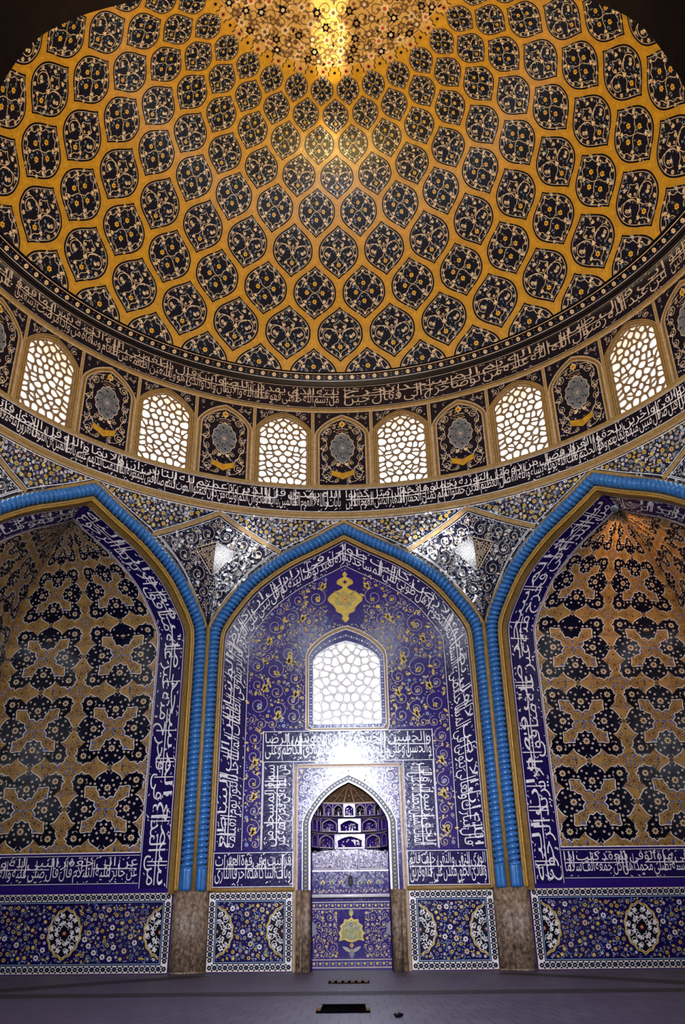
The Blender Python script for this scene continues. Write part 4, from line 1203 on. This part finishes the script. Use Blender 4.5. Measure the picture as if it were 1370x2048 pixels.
for right in (False, True):
    nm = 'right' if right else 'left'
    for side in (False, True):
        mp = squinch(right, side)
        wname = 'wall_%s_corner' % nm if side else 'wall_back_%s' % nm
        w_ = structure(emit(wname, [(g, mp)]), '%s of the %s corner, folding forward under the arch' % ('side half' if side else 'niche-wall half', nm))
        emit('ring_tilework', [(FP, mp)], w_)
        # text: on the left squinch the niche-wall leg runs downwards when read left to right
        up = (right != side) if not right else (not side)
        upward = (side if not right else (not side))
        words = wsq[::-1][(5 if side else 0):][::-1][:17] if right else wsq[(8 if side else 0):][:17]
        t, Ln, H = leg_pat(words, upward, 61+2*right+side)
        where = ('along the dark outer leg of the %s corner arch' if side else 'along the niche-side leg of the %s corner arch') % nm
        tag(emit('inscription_band', [(put_leg(t, Ln, H, upward), mp)]), 'white Arabic writing '+where, 'inscription')
        # low panel under the field
        lo, hi = low_right if right else low_left
        q = Pat(); tt = text_band(lo.split(), .4335, .2760-.2055, upper=hi, seed=71+right, cell=.03)
        V, F, M = tt.arr()
        mirror = (right == side)          # pattern u grows away from the niche
        uu = (1.0-V[:, 0]) if mirror else .5665+V[:, 0]
        q.V = [np.c_[uu, .2055+V[:, 1], V[:, 2]+1]]; q.F = [F]; q.M = [M]; q.n = len(V)
        pos = ('on the side wall in the %s corner' if side else 'low on the wall right of the right pier' if right else 'low on the wall left of the left pier')
        if side: pos = pos % nm
        tag(emit('calligraphy_strip', [(q, mp)]), 'strip of white Arabic writing '+pos, 'inscription')
# soffit between the rope and the recessed corner, and behind the main rope
def soffit(k, d0, y0, d1, y1, parent):
    t, n = arch_frame(k); A = full_arch(d0, .18, .006); B = full_arch(d1, .18, .006); N = 300
    f = lambda Q: np.c_[np.interp(np.linspace(0, 1, N), np.linspace(0, 1, len(Q)), Q[:, 0]), np.interp(np.linspace(0, 1, N), np.linspace(0, 1, len(Q)), Q[:, 1])]
    A, B = f(A), f(B); V = np.vstack([A[:, :1]*t+n*y0+np.c_[0*A[:, 0], 0*A[:, 0], A[:, 1]], B[:, :1]*t+n*y1+np.c_[0*B[:, 0], 0*B[:, 0], B[:, 1]]])
    solid('soffit_%d' % (k+2), V, [(i, i+1, N+i+1, N+i) for i in range(N-1)], 'buff', parent)
soffit(-1, .0515, 1.001, .056, 1.030, wall_sp); soffit(1, .0515, 1.001, .056, 1.030, wall_sp); soffit(0, .052, 1.001, .050, 1.014, wall_sp)
soffit(-1, -.01, .998, -.01, 1.06, wall_sp); soffit(1, -.01, .998, -.01, 1.06, wall_sp); soffit(0, -.01, .998, -.01, 1.02, wall_sp)

# ------------------------------------------------------------------ dados
def oval(p, cx, cz, l):
    t = np.linspace(0, 2*PI, 64, endpoint=False)
    O = np.c_[cx+.041*np.sin(t)*(1+.035*np.cos(14*t)), cz+.053*np.cos(t)*(1+.035*np.cos(14*t))*(1+.09*np.abs(np.cos(t))**14)]
    p.blob(O, 'black', l, 2); p.ribbon(O, .0026, 'yellow', l+1.2, True); p.ribbon((O-[cx, cz])*.93+[cx, cz], .0014, 'white', l+1.2, True)
    for k in range(12):
        a = k*PI/6; e = .8+.2*(k % 2)
        for R_, q in ((.030, .011), (.017, .009)):
            x, z = cx+R_*math.sin(a+R_*8), cz+R_*1.28*math.cos(a+R_*8)
            p.palmette(x, z, PI/2-a+(.6 if k % 2 else -.6), q, 'white', l+1); p.spiral(x, z, q*.7, a, 1, (-1)**k, .0016, 'white', l+.8)
    p.flower(cx, cz, .006, 'red', 'cream', l+1.5, 6)
def chain(p, x0, z0, x1, z1, w, l):
    """white band with a row of dark stars"""
    n = max(2, int(round(math.hypot(x1-x0, z1-z0)/.0135)))
    for i in range(n+1):
        f = i/n; x, z = x0+(x1-x0)*f, z0+(z1-z0)*f
        p.disc(x, z, w*.38, 'black', l, 6); p.disc(x, z, w*.13, 'blue' if i % 2 else 'line', l+.5, 5)
        if i < n:
            xm_, zm = x0+(x1-x0)*(i+.5)/n, z0+(z1-z0)*(i+.5)/n; dx, dz = (0, 1) if abs(x1-x0) > abs(z1-z0) else (1, 0)
            for s in (-1, 1): p.disc(xm_+s*dx*w*.34, zm+s*dz*w*.36, w*.19, 'black', l, 4); 
            p.disc(xm_, zm, w*.07, 'black', l, 4)
def put_dado(D, mp, label):
    emit_thing('tiled_dado', label, 'tile dado', 'flowered dados along the foot of the walls', [('border', [(D[0], mp)]), ('flower_field', [(D[1], mp)])]+[('medallion', [(q, mp)]) for q in D[2]])
def dado_pat(x0, x1, ovals, seed, z1=.1835, open_end=False):
    p = Pat(); w = .0175; z0 = .002
    p.fill(x0, x1, z0, z1, 'cream', 1, .03)
    p.fill(x0+.0015, x1-.0015, z0+.0015, z1-.0015, 'white', 1.5, .03)
    for z in (z0+w*.52, z1-w*.52): chain(p, x0+w*.5, z, x1-w*.5, z, w*.9, 2.5)
    for x in (x0+w*.5, x1-w*.5): chain(p, x, z0+w*1.5, x, z1-w*1.5, w*.9, 2.5)
    a0, a1, b0, b1 = x0+w, x1-w, z0+w, z1-w
    for m, e, l in (('black', 0, 2), ('sky_blue', .0022, 2.4), ('black', .0042, 2.6), ('indigo', .0056, 2.8)): p.fill(a0+e, a1-e, b0+e, b1-e, m, l, .03)
    e = .0062; a0 += e; a1 -= e; b0 += e; b1 -= e; cz = (z0+z1)/2
    border = p; p = Pat(); ov = []
    for c in ovals:
        q = Pat(); oval(q, c, cz, 4); q.clip(a0, a1, b0, b1); ov.append(q)
    def ins(x, z, r):
        if x-r < a0 or x+r > a1 or z-r < b0 or z+r > b1: return False
        return all(((x-c)/(.044+r))**2+((z-cz)/(.058+r))**2 > 1 for c in ovals)
    sc = (a1-a0)/.17
    C = pack(ins, (a0, a1, b0, b1), [(.0085, int(8*sc)), (.0062, int(26*sc)), (.0046, int(60*sc)), (.003, int(130*sc)), (.002, int(160*sc))], seed, False, 3000)
    rg = random.Random(seed)
    for i, (x, z, r) in enumerate(C):
        if r > .008: p.flower(x, z, r*.85, 'white' if i % 3 else 'cream', 'brown', 4, 7)
        elif r > .006: p.flower(x, z, r*.85, ('yellow', 'tan', 'slate', 'yellow')[i % 4], ('brown', 'cobalt', 'cream')[i % 3], 4, 6)
        elif r > .004:
            if i % 3 == 0: p.flower(x, z, r*.85, ('tan', 'white', 'slate')[i//3 % 3], 'brown', 4, 5)
            else: p.palmette(x, z-r*.4, rg.uniform(0, 6.3), r*1.3, ('yellow', 'ochre', 'yellow', 'slate')[i % 4], 4)
        elif r > .0025: p.leaf(x-r*.7, z, rg.uniform(0, 6.3), r*2.2, r*1.1, ('slate', 'tan', 'blue', 'yellow', 'sky_blue')[i % 5], 3.6)
        else: p.disc(x, z, r*.7, ('sky_blue', 'white', 'blue')[i % 3], 3.6, 5)
        if i % 4 == 0: p.spiral(x, z, r*1.6, rg.uniform(0, 6), .8, (-1)**i, .0011, 'sky_blue', 3.3)
    return border, p, ov
put_dado(dado_pat(-.3675, -.1505, [-.3435, -.1745], 5), WALL, 'square flowered dado with two half medallions, left of the niche')
put_dado(dado_pat(.1505, .3675, [.1745, .3435], 6), WALL, 'square flowered dado with two half medallions, right of the niche')
for right in (False, True):
    D = dado_pat(.4745, .998, [.4985, .738, .975], 8+right); nm = 'right' if right else 'left'
    put_dado(D, squinch(right, False), 'long flowered dado with white oval medallion, beyond the %s pier' % nm)
# gold string course over the dados
for i, (x0, x1, y) in enumerate(((-1, -.47, 1.0), (-.372, -.146, YW), (.146, .372, YW), (.47, 1, 1.0))):
    structure(box('trim_%d' % (5+i), x0, x1, y-.0035, y+.002, .1845, .1940, 'buff'))

# ------------------------------------------------------------------ prayer niche
root = thing('prayer_niche', 'tall pointed prayer niche with honeycomb vaulting, in the middle of the tiled wall', 'prayer niche')
def flat(name, jobs, parent=root): return emit(name, jobs, parent)
# rectangular frame
p = Pat()
for s in (-1, 1):
    p.fill(s*.1385, s*.1480, ZP*0+.0, .5045, 'buff', 5, .03)
    for e in (.1385, .1415, .148): p.ribbon([(s*e, .0), (s*e, .5045)], .0016, 'line', 6, step=.05)
    for k in range(60): 
        z = .19+k*.0050
        if z < .36: p.disc(s*.1342, z, .0011, 'brown', 6, 4)
p.fill(-.148, .148, .4955, .5045, 'buff', 5, .03)
for z in (.4955, .4985, .5045): p.ribbon([(-.148, z), (.148, z)], .0016, 'line', 6, step=.05)
flat('frame', [(p, WALL)])
# spandrel above the niche arch, and the slim jamb faces
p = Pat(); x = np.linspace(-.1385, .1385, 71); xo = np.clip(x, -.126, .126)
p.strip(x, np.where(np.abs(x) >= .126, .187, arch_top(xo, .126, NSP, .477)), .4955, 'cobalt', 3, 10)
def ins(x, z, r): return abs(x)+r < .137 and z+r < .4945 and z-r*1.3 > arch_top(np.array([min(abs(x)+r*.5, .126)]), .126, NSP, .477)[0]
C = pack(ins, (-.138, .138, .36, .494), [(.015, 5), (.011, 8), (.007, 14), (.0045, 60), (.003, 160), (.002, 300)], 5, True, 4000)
vine_field(p, C, 'white', ('yellow', 'white', 'tan'), ('white', 'tan', 'white', 'sky_blue'), 'brown', .0016, 4, .010, 9)  # extra white in the vines puts the glare into the pattern
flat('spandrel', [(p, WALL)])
# dotted arch border with white edge
p = Pat()
def ring2(h0, a0, h1, a1, z0, m, l):
    th_ = np.linspace(-PI/2, PI/2, 81); A = np.c_[h0*np.sin(th_), arch_top(h0*np.sin(th_), h0, NSP, a0)]; B = np.c_[h1*np.sin(th_), arch_top(h1*np.sin(th_), h1, NSP, a1)]
    A = np.vstack([[(-h0, z0)], A, [(h0, z0)]]); B = np.vstack([[(-h1, z0)], B, [(h1, z0)]]); n = len(A); i = np.arange(n-1)
    p.add(np.vstack([A, B]), np.vstack([np.c_[i, i+1, n+i+1], np.c_[i, n+i+1, n+i]]), m, l); return A
ring2(.127, .479, .1245, .475, .187, 'white', 5); ring2(.1245, .475, .1095, .4615, .187, 'dome_navy', 4); ring2(.1095, .4615, .104, .456, .187, 'white', 6)
th_ = np.linspace(-PI/2, PI/2, 81); A = np.vstack([[(-.117, .187)], np.c_[.117*np.sin(th_), arch_top(.117*np.sin(th_), .117, NSP, .468)], [(.117, .187)]])
for i, (x, z) in enumerate(resample(A, .0095)):
    p.flower(x, z, .0030, 'yellow' if i % 2 else 'tan', 'navy', 5, 5)
    for s in (-1, 1): p.disc(x+s*.0042, z+.004, .0009, 'sky_blue', 5, 4)
flat('arch_border', [(p, WALL)])
# stone jambs
for s in (-1, 1):
    pl = [(s*.104, YW+.02), (s*.104, YW-.006), (s*.111, YW-.013), (s*.122, YW-.013), (s*.127, YW-.006), (s*.129, YW-.006), (s*.131, YW-.010), (s*.139, YW-.010), (s*.142, YW-.004), (s*.142, YW+.02)]
    if s < 0: pl = pl[::-1]
    V, F = prism(pl, 0, ZP); solid('stone_jamb', np.array(V), F, 'stone', root)
# shell: side cheeks, back
YB = 1.10
P3 = []
xs_ = np.r_[-NW, NW]
V = []; F = []
prof = np.vstack([[(-NW, 0)], np.c_[NW*np.sin(th_), arch_top(NW*np.sin(th_), NW, NSP, NAP)], [(NW, 0)]]); n = len(prof)
V = [(x, YW-.001, z) for x, z in prof]+[(x, YB+.003, z) for x, z in prof]
F = [(i, i+1, n+i+1, n+i) for i in range(n-1)]
V += [(0, YB+.003, .2)]; F += [(n+i, n+i+1, 2*n) for i in range(n-1)]+[(2*n-1, n, 2*n)]
solid('niche_shell', np.array(V), F, 'cobalt', root)
BK = wall_at(YB); BW_ = .1035
# lower panel with the green shield
p = Pat(); p.fill(-BW_, BW_, 0.001, .171, 'cobalt', 0, .05)
def dots_row(z):
    for i in range(13):
        x = (i-6)*.0165; p.flower(x, z, .0040, 'yellow', 'ochre', 2, 6)
        if i < 12: p.disc(x+.008, z+.002, .0022, 'sky_blue', 2, 5); p.disc(x+.008, z-.004, .0014, 'line', 2, 5)
for z in (.006, .024, .144, .160): p.ribbon([(-BW_, z), (BW_, z)], .0022, 'line', 2)
dots_row(.015); dots_row(.152)
sh = smooth_curve([(0, .1245), (.008, .118), (.018, .119), (.021, .110), (.030, .103), (.028, .095), (.034, .086), (.030, .078), (.033, .067), (.020, .070), (.010, .066), (0, .064)], 4)
O = np.vstack([sh, (sh*[-1, 1])[::-1][1:-1]]); p.blob(O, 'yellow', 3, 2); p.blob((O-[0, .09])*.8+[0, .09], 'green', 3.6, 2)
for k in range(9): a = k*2*PI/9; p.spiral(.013*math.cos(a), .092+.014*math.sin(a), .007, a, 1, (-1)**k, .0018, ('tan', 'line', 'yellow')[k % 3], 4)
p.flower(0, .105, .0045, 'cobalt', 'white', 4.4, 4); p.leaf(0, .125, PI/2, .020, .013, 'green', 3); p.leaf(0, .125, PI/2, .012, .007, 'yellow', 3.4)
p.flower(0, .057, .006, 'yellow', 'red', 3, 6); p.leaf(0, .046, -PI/2, .020, .014, 'slate', 3); p.disc(0, .046, .004, 'green', 3.6, 6)
for s in (-1, 1): p.leaf(s*.002, .042, PI/2-s*PI/2+s*.5, .026, .009, 'tan', 2.8); p.poly([(s*.1035, .115), (s*.092, .105), (s*.094, .095), (s*.090, .088), (s*.1035, .078)], 'slate', 2.6)
def ins(x, z, r): return abs(x)+r < .1015 and .027 < z-r and z+r < .142 and (abs(x) > .034+r or not (.03-r < z < .147))
C = pack(ins, (-.1, .1, .027, .142), [(.0125, 5), (.009, 7), (.0055, 18), (.004, 30), (.0026, 70), (.0018, 90)], 15, True, 4000)
vine_field(p, C, 'tan', ('yellow', 'ochre', 'yellow'), ('line', 'yellow', 'tan'), 'ochre', .0012, 2, .0085, 3)
flat('lower_panel', [(p, BK)])
V, F = prism([(-BW_, YB), (-BW_, YB-.012), (BW_, YB-.012), (BW_, YB)], .171, .179); solid('ledge', np.array(V), F, 'white', root)
# middle zone and three panes
p = Pat(); p.fill(-BW_, BW_, .179, .292, 'cobalt', 0, .05)
rg = random.Random(4)
for i in range(26): 
    x = (i-12.5)*.0078; p.flower(x, .186+.003*(i % 2), .0026, ('yellow', 'ochre', 'line')[i % 3], 'red', 2, 5)
for i, x in enumerate((-.075, -.05, -.025, .025, .05, .075)): p.palmette(x, .204, PI/2, .011, 'green' if i % 2 else 'yellow', 2); p.flower(x+.012, .222, .004, 'tan', 'brown', 2, 6); p.spiral(x, .212, .009, 0, 1.3, (-1)**i, .001, 'slate', 1.8)
p.disc(0, .211, .008, 'black', 2, 12, .014); p.ring(0, .211, .010, .0015, 'slate', 2)
for i in range(120): p.leaf(rg.uniform(-.1, .1), rg.uniform(.182, .232), rg.uniform(0, 6), .006, .003, rg.choice(('blue', 'slate', 'tan')), 1.6)
p.ribbon([(-BW_, .2375), (BW_, .2375)], .004, 'white', 3)
for c, h in ((-.062, .036), (0, .017), (.062, .036)):
    pa = arch_poly(h, .275, .290, .2425, 8); p.poly(pa+[c, 0], 'cobalt', 2+.1*(c > 0)); p.ribbon(pa, .0022, 'tan', 3, True) if c == 0 else p.ribbon(pa+[c, 0], .0022, 'line', 3, True)
    C = pack(lambda x, z, r: abs(x)+r < h-.002 and z-r > .244 and z+r < arch_top(np.array([min(abs(x)+r, h)]), h, .275, .289)[0], (-h, h, .243, .29), [(.0075, 4), (.0045, 9), (.003, 24), (.0018, 60)], 7, True, 1500)
    q = Pat(); vine_field(q, C, 'line', ('tan', 'white'), ('tan', 'line', 'white'), 'brown', .0012, 3, .006, 5); p.put(q, c, 0)
for x in (-.024, .024): p.fill(x-.003, x+.003, .238, .292, 'slate', 3.4, .03)
flat('middle_panel', [(p, BK)])
# honeycomb vault: three tiers of small arched cells stepping forward, and a fluted cap
def plan(a, b, ph): return np.array([a*math.sin(ph), YW+.004+b*math.cos(ph)])
def tier(name, a, b, z0, z1, nc, widths, dep, mats, label=None):
    w = np.array(widths, float); e = np.r_[0, np.cumsum(w)]/w.sum(); edges = (e*2-1)*math.radians(88)
    base = None; parts = []
    for i in range(nc):
        A, B = plan(a, b, edges[i]), plan(a, b, edges[i+1]); L = np.linalg.norm(B-A); t = (B-A)/L; nn = np.array([-t[1], t[0]]); nn = nn if nn@(A+B-2*np.array([0, YW-.3])) > 0 else -nn
        f = lambda V, A=A, t=t, nn=nn: np.c_[A[0]+t[0]*V[:, 0]-nn[0]*V[:, 2]*EPS, A[1]+t[1]*V[:, 0]-nn[1]*V[:, 2]*EPS, V[:, 1]]
        h = L*.40; c = L/2; zz = z0+(z1-z0)*.06; sp = z0+(z1-z0)*.58; ap = z0+(z1-z0)*.90
        p = Pat(); x = np.linspace(c-h, c+h, 15); p.strip(x, arch_top(x-c, h, sp, ap), z1, mats[0], 0, 2); p.strip([0, c-h], z0, z1, mats[0], 0, 4); p.strip([c+h, L], z0, z1, mats[0], 0, 4); p.strip([c-h, c+h], z0, zz, mats[0], 0, 1)
        Ao = arch_poly(h, sp, ap, zz, 8)+[c, 0]
        p.ribbon(Ao, L*.05, 'line', 1, True); p.ribbon([(0, z1-.0006), (L, z1-.0006)], .0014, 'line', 1); p.ribbon([(0.0004, z0), (0.0004, z1)], .0012, 'line', 1)
        # concave back of the cell
        nu, nv = 10, 8; U, Vv = np.meshgrid(np.linspace(-1, 1, nu+1), np.linspace(0, 1, nv+1)); zt = arch_top(U*h, h, sp, ap); Z = zz+(zt-zz)*Vv
        D = dep*np.sqrt(np.maximum(0, 1-U**2))*np.sqrt(np.maximum(0, 1-(Vv*.98)**4))
        k = nu+1; ii, jj = np.meshgrid(np.arange(nu), np.arange(nv)); q0 = (jj*k+ii).ravel()
        g = Pat(); g.add(np.c_[(c+U*h).ravel(), Z.ravel()], np.vstack([np.c_[q0, q0+1, q0+k+1], np.c_[q0, q0+k+1, q0+k]]), mats[1+i % (len(mats)-1)], 0); g.V[0][:, 2] = -D.ravel()/EPS
        rg_ = random.Random(i); 
        for _ in range(26):
            u_, v_ = rg_.uniform(-.8, .8), rg_.uniform(.05, .8); zt1 = arch_top(np.array([u_*h]), h, sp, ap)[0]; d_ = dep*math.sqrt(1-u_*u_)*math.sqrt(1-(v_*.98)**4)
            g.flower(c+u_*h, zz+(zt1-zz)*v_, L*.035, rg_.choice(('line', 'tan', 'white', 'ochre')), 'brown', -d_/EPS+1.2, 5)
        parts += [(p, f), (g, f)]
    o = flat(name, parts)
    return [plan(a, b, ph) for ph in np.linspace(-math.radians(88), math.radians(88), 25)]
def step_(name, C0, zA, C1, zB, m):
    n = len(C0); V = [(x, y, zA) for x, y in C0]+[(x, y, zB) for x, y in C1]; solid(name, np.array(V), [(i, i+1, n+i+1, n+i) for i in range(n-1)], m, root)
t1 = tier('honeycomb_tier', .1005, .084, .292, .330, 5, [1, 1.2, 1.7, 1.2, 1], .012, ('cobalt', 'cobalt'))
t2 = tier('honeycomb_tier', .1000, .062, .333, .369, 7, [.9, .35, 1.15, 1.25, 1.15, .35, .9], .020, ('cobalt', 'cobalt', 'cobalt'))
t3 = tier('honeycomb_tier', .0920, .036, .371, .405, 9, [1]*9, .009, ('cobalt', 'cobalt', 'navy'))
step_('honeycomb_step', t1, .330, t2, .333, 'slate'); step_('honeycomb_step', t2, .369, t3, .371, 'slate')
T3 = np.array(t3); apex = np.array([0, YW+.008, .4535])
def capmap(V):
    k = (V[:, 0]+1)/2*(len(T3)-1); i = np.arange(len(T3)); base = np.c_[np.interp(k, i, T3[:, 0]), np.interp(k, i, T3[:, 1]), np.full(len(V), .405)]
    v = np.clip(V[:, 1], 0, 1); fl = 1-.10*np.abs(np.sin(V[:, 0]*PI*4.5))*(1-v)*v*4
    P = base+(apex-base)*np.c_[v, v, v**.85]
    c = np.array([0, YW, 0]); P[:, :2] = c[:2]+(P[:, :2]-c[:2])*fl[:, None]
    return P+np.array([0, -1, -.3])*V[:, 2:3]*EPS
p = Pat(); p.fill(-1, 1, 0, 1, 'brown', 0, .04, .08); p.ribbon([(-1, .02), (1, .02)], .05, 'line', 1, step=.05)
for j in range(10):
    u = -1+j*2/9; p.ribbon([(u, 0), (u*.98, .5), (u*.9, .95)], .018, 'line', 1, step=.1)
    for q in range(4): p.disc(u+1/9, .14+.2*q, .03*(1-.2*q)+.008, ('slate', 'tan', 'navy', 'tan')[q], 1, 6, .035)
flat('fluted_cap', [(p, capmap)])
relocate(root, (0, YW, 0))

# ------------------------------------------------------------------ the rest of the hall: side and entrance walls, floor, entrance passage
def plane_wall(name, fn, label):
    p = Pat(); x = np.linspace(-.4142, .4142, 61); p.strip(x, 0, z_arch(x), 'cobalt', 0, 12)
    for s in (-1, 1): p.fill(s*.4142, s*.49, 0, .8, 'cobalt', 0, .1)
    return structure(emit(name, [(p, fn)]), label)
plane_wall('wall_left', lift(lambda u, v: np.c_[np.full_like(u, -1.0), u, v]), 'tiled side wall to the left')
plane_wall('wall_right', lift(lambda u, v: np.c_[np.full_like(u, 1.0), u, v]), 'tiled side wall to the right')
for right in (False, True):
    structure(emit('wall_front_%s' % ('right' if right else 'left'), [(g, squinch(right, False, True)), (g, squinch(right, True, True))]), 'corner beside the entrance')
for k in (3, -3): soffit(k, -.012, .998, .0605, 1.030, wall_sp)
_en = smooth_curve([(0, .703), (.07, .690), (.13, .673), (.157, .664), (.178, .653), (.200, .632), (.212, .600), (.219, .56), (.220, .5)], 6)
EX = .006
p = Pat(); x = np.r_[np.linspace(-.4142, -.220, 12), _en[::-1][:, 0]*-1 if 0 else -_en[:, 0][::-1], _en[1:, 0], np.linspace(.220, .4142, 12)]
x = np.unique(np.round(x, 5)); lo = np.where(np.abs(x) <= .2199, np.interp(np.abs(x), _en[:, 0], _en[:, 1]), np.nan)
L_ = x <= -.2199; R_ = x >= .2199; M_ = np.abs(x) <= .2199
p.strip(x[L_]+EX, 0, z_arch(x[L_]), 'cobalt', 0, 12); p.strip(x[R_]+EX, 0, z_arch(x[R_]), 'cobalt', 0, 12); p.strip(x[M_]+EX, lo[M_], z_arch(x[M_]), 'cobalt', 0, 6)
for s in (-1, 1): p.fill(s*.4142, s*.49, 0, .8, 'cobalt', 0, .1)
wf = structure(emit('wall_front', [(p, wall_at(-1.0))]), 'entrance wall with the dark archway the picture is taken through')
h = np.vstack([(_en*[-1, 1])[::-1], _en[1:]]); h = np.vstack([[(-.22, 0)], h, [(.22, 0)]])+[EX, 0]; n = len(h)
V = [(x_, -1.0, z) for x_, z in h]+[(x_, -1.05, z) for x_, z in h]; solid('archway_reveal', np.array(V), [(i, i+1, n+i+1, n+i) for i in range(n-1)], 'plain_dark', wf)
def pass_wall(name, V, F): structure(solid(name, np.array(V), F, 'plain_dark'))
pass_wall('wall_passage_left', [(-.34, -1.05, 0), (-.34, -2.05, 0), (-.34, -2.05, .8), (-.34, -1.05, .8), (-.22+EX, -1.05, 0), (-.22+EX, -1.05, .8)], [(0, 1, 2, 3), (4, 0, 3, 5)])
pass_wall('wall_passage_right', [(.34, -1.05, 0), (.34, -2.05, 0), (.34, -2.05, .8), (.34, -1.05, .8), (.22+EX, -1.05, 0), (.22+EX, -1.05, .8)], [(0, 1, 2, 3), (4, 0, 3, 5)])
pass_wall('wall_passage_end', [(-.34, -2.05, 0), (.34, -2.05, 0), (.34, -2.05, .8), (-.34, -2.05, .8)], [(0, 1, 2, 3)])
k = n-2
V = [(x_, -1.05, z) for x_, z in h[1:-1]]+[(-.34 if i == 0 else .34 if i == k-1 else x_*1.4, -1.05, .8) for i, (x_, z) in enumerate(h[1:-1])]
V += [(-.34, -1.05, .8), (.34, -1.05, .8), (.34, -2.05, .8), (-.34, -2.05, .8)]
pass_wall('wall_passage_vault', V, [(i, i+1, k+i+1, k+i) for i in range(k-1)]+[(2*k, 2*k+1, 2*k+2, 2*k+3)])
p = Pat(); p.fill(-1.02, 1.02, -1.0, 1.13, 'floor_tiles', 0, .25); p.fill(-.36, .36, -2.06, -1.0, 'floor_tiles', 0, .25)
fl = structure(emit('floor', [(p, lambda V: np.c_[V[:, 0], V[:, 1], 0*V[:, 0]])]), 'dim grey violet tiled floor')
fl.data.materials[0] = MATS['floor_tiles']
# darker stone strips let into the floor
p = Pat(); p.fill(-1, 1, .205, .30, 'dark_stone', 1, .2)
for s in (-1, 1):
    p.ribbon([(s*.36, .86), (s*.52, .62), (s*.74, .25), (s*.98, -.15)], .09, 'dark_stone', 1.5)
emit('floor_strips', [(p, lambda V: np.c_[V[:, 0], V[:, 1], V[:, 2]*.0002])], fl)

# ------------------------------------------------------------------ small things
m_ = 1/S
root = thing('floor_hatch', 'dark rectangular hatch grating set in the floor in front of the niche', 'floor grating')
x0, x1, y0, y1 = -.42*m_, .25*m_, -1.02*m_, .03*m_
V, F = [], []
def addbox(V, F, a, b, c, d, e, f):
    k = len(V); V += [(x, y, z) for z in (e, f) for x, y in ((a, c), (b, c), (b, d), (a, d))]
    F += [tuple(k+i for i in q) for q in ((0, 3, 2, 1), (4, 5, 6, 7), (0, 1, 5, 4), (1, 2, 6, 5), (2, 3, 7, 6), (3, 0, 4, 7))]
w = .05*m_; hh = .022*m_
for a in ((x0, x1, y0, y0+w), (x0, x1, y1-w, y1)): V, F = [], []; addbox(V, F, *a, 0.0006, hh); solid('rail', np.array(V), F, 'plain_dark', root)
for k in range(9):
    V, F = [], []; xx = x0+w+(x1-x0-2*w)*(k+.5)/9; addbox(V, F, xx-.018*m_, xx+.018*m_, y0+w, y1-w, 0.0006, hh*.7); solid('bar', np.array(V), F, 'plain_dark', root)
for a, b in ((x0-.0, x0+w), (x1-w, x1)): V, F = [], []; addbox(V, F, a, b, y0+w, y1-w, .0006, hh); solid('end_board', np.array(V), F, 'brown', root)
V, F = [], []; addbox(V, F, x0+w, x1-w, y0+w, y1-w, .0003, .0007); solid('pit', np.array(V), F, 'plain_dark', root)
relocate(root, ((x0+x1)/2, (y0+y1)/2, 0))
root = thing('floor_vent', 'row of six brown slots in the floor between the niche and the dark hatch', 'floor grating')
V, F = [], []; addbox(V, F, -.44*m_, .34*m_, 4.95*m_, 5.75*m_, .0004, .0010); solid('plate', np.array(V), F, 'plain_dark', root)
for k in range(6): V, F = [], []; xx = (-.40+k*.128)*m_; addbox(V, F, xx, xx+.075*m_, 5.0*m_, 5.7*m_, .0010, .0016); solid('slot', np.array(V), F, 'brown', root)
relocate(root, (-.05*m_, 5.35*m_, 0))
# a small dark stone
rg = np.random.default_rng(3); nu, nv = 14, 8; V = []
for j in range(nv+1):
    for i in range(nu):
        a, b = 2*PI*i/nu, PI*j/nv; r = 1+.18*math.sin(3*a+1)*math.sin(b)+.1*math.sin(5*a)*math.sin(b)
        V.append((.565*m_+.055*m_*r*math.sin(b)*math.cos(a), -1.60*m_+.075*m_*r*math.sin(b)*math.sin(a), .024*m_+.024*m_*math.cos(b)))
F = [(j*nu+i, j*nu+(i+1) % nu, (j+1)*nu+(i+1) % nu, (j+1)*nu+i) for j in range(nv) for i in range(nu)]
tag(solid('pebble', np.array(V), F, 'black', None, True), 'small dark lump lying on the floor right of the hatch', 'pebble')
# white lamp tucked in the tip of the right corner vault
root = thing('spotlight', 'small white spotlight tucked under the tip of the right corner arch', 'lamp')
c = np.array([.772, .772, 1.158])
def cyl_(name, c, r0, r1, z0, z1, m, parent, ax=(0, 0, 1)):
    ax = np.array(ax, float); ax /= np.linalg.norm(ax); t = np.cross(ax, [1, 0, .2]); t /= np.linalg.norm(t); b = np.cross(ax, t); n = 18
    V = [c+ax*z+(t*math.cos(2*PI*i/n)+b*math.sin(2*PI*i/n))*r for r, z in ((r0, z0), (r1, z1)) for i in range(n)]
    solid(name, np.array(V), [(i, (i+1) % n, n+(i+1) % n, n+i) for i in range(n)]+[tuple(range(n))[::-1], tuple(range(n, 2*n))], m, parent)
cyl_('housing', c, .007, .0105, -.010, .006, 'lamp_white', root, (-.5, -.5, -.6)); cyl_('lens', c, .009, .009, .006, .0068, 'slate', root, (-.5, -.5, -.6)); cyl_('bracket', c, .0025, .0025, 0, .016, 'lamp_white', root, (.5, .5, .5))
relocate(root, c)
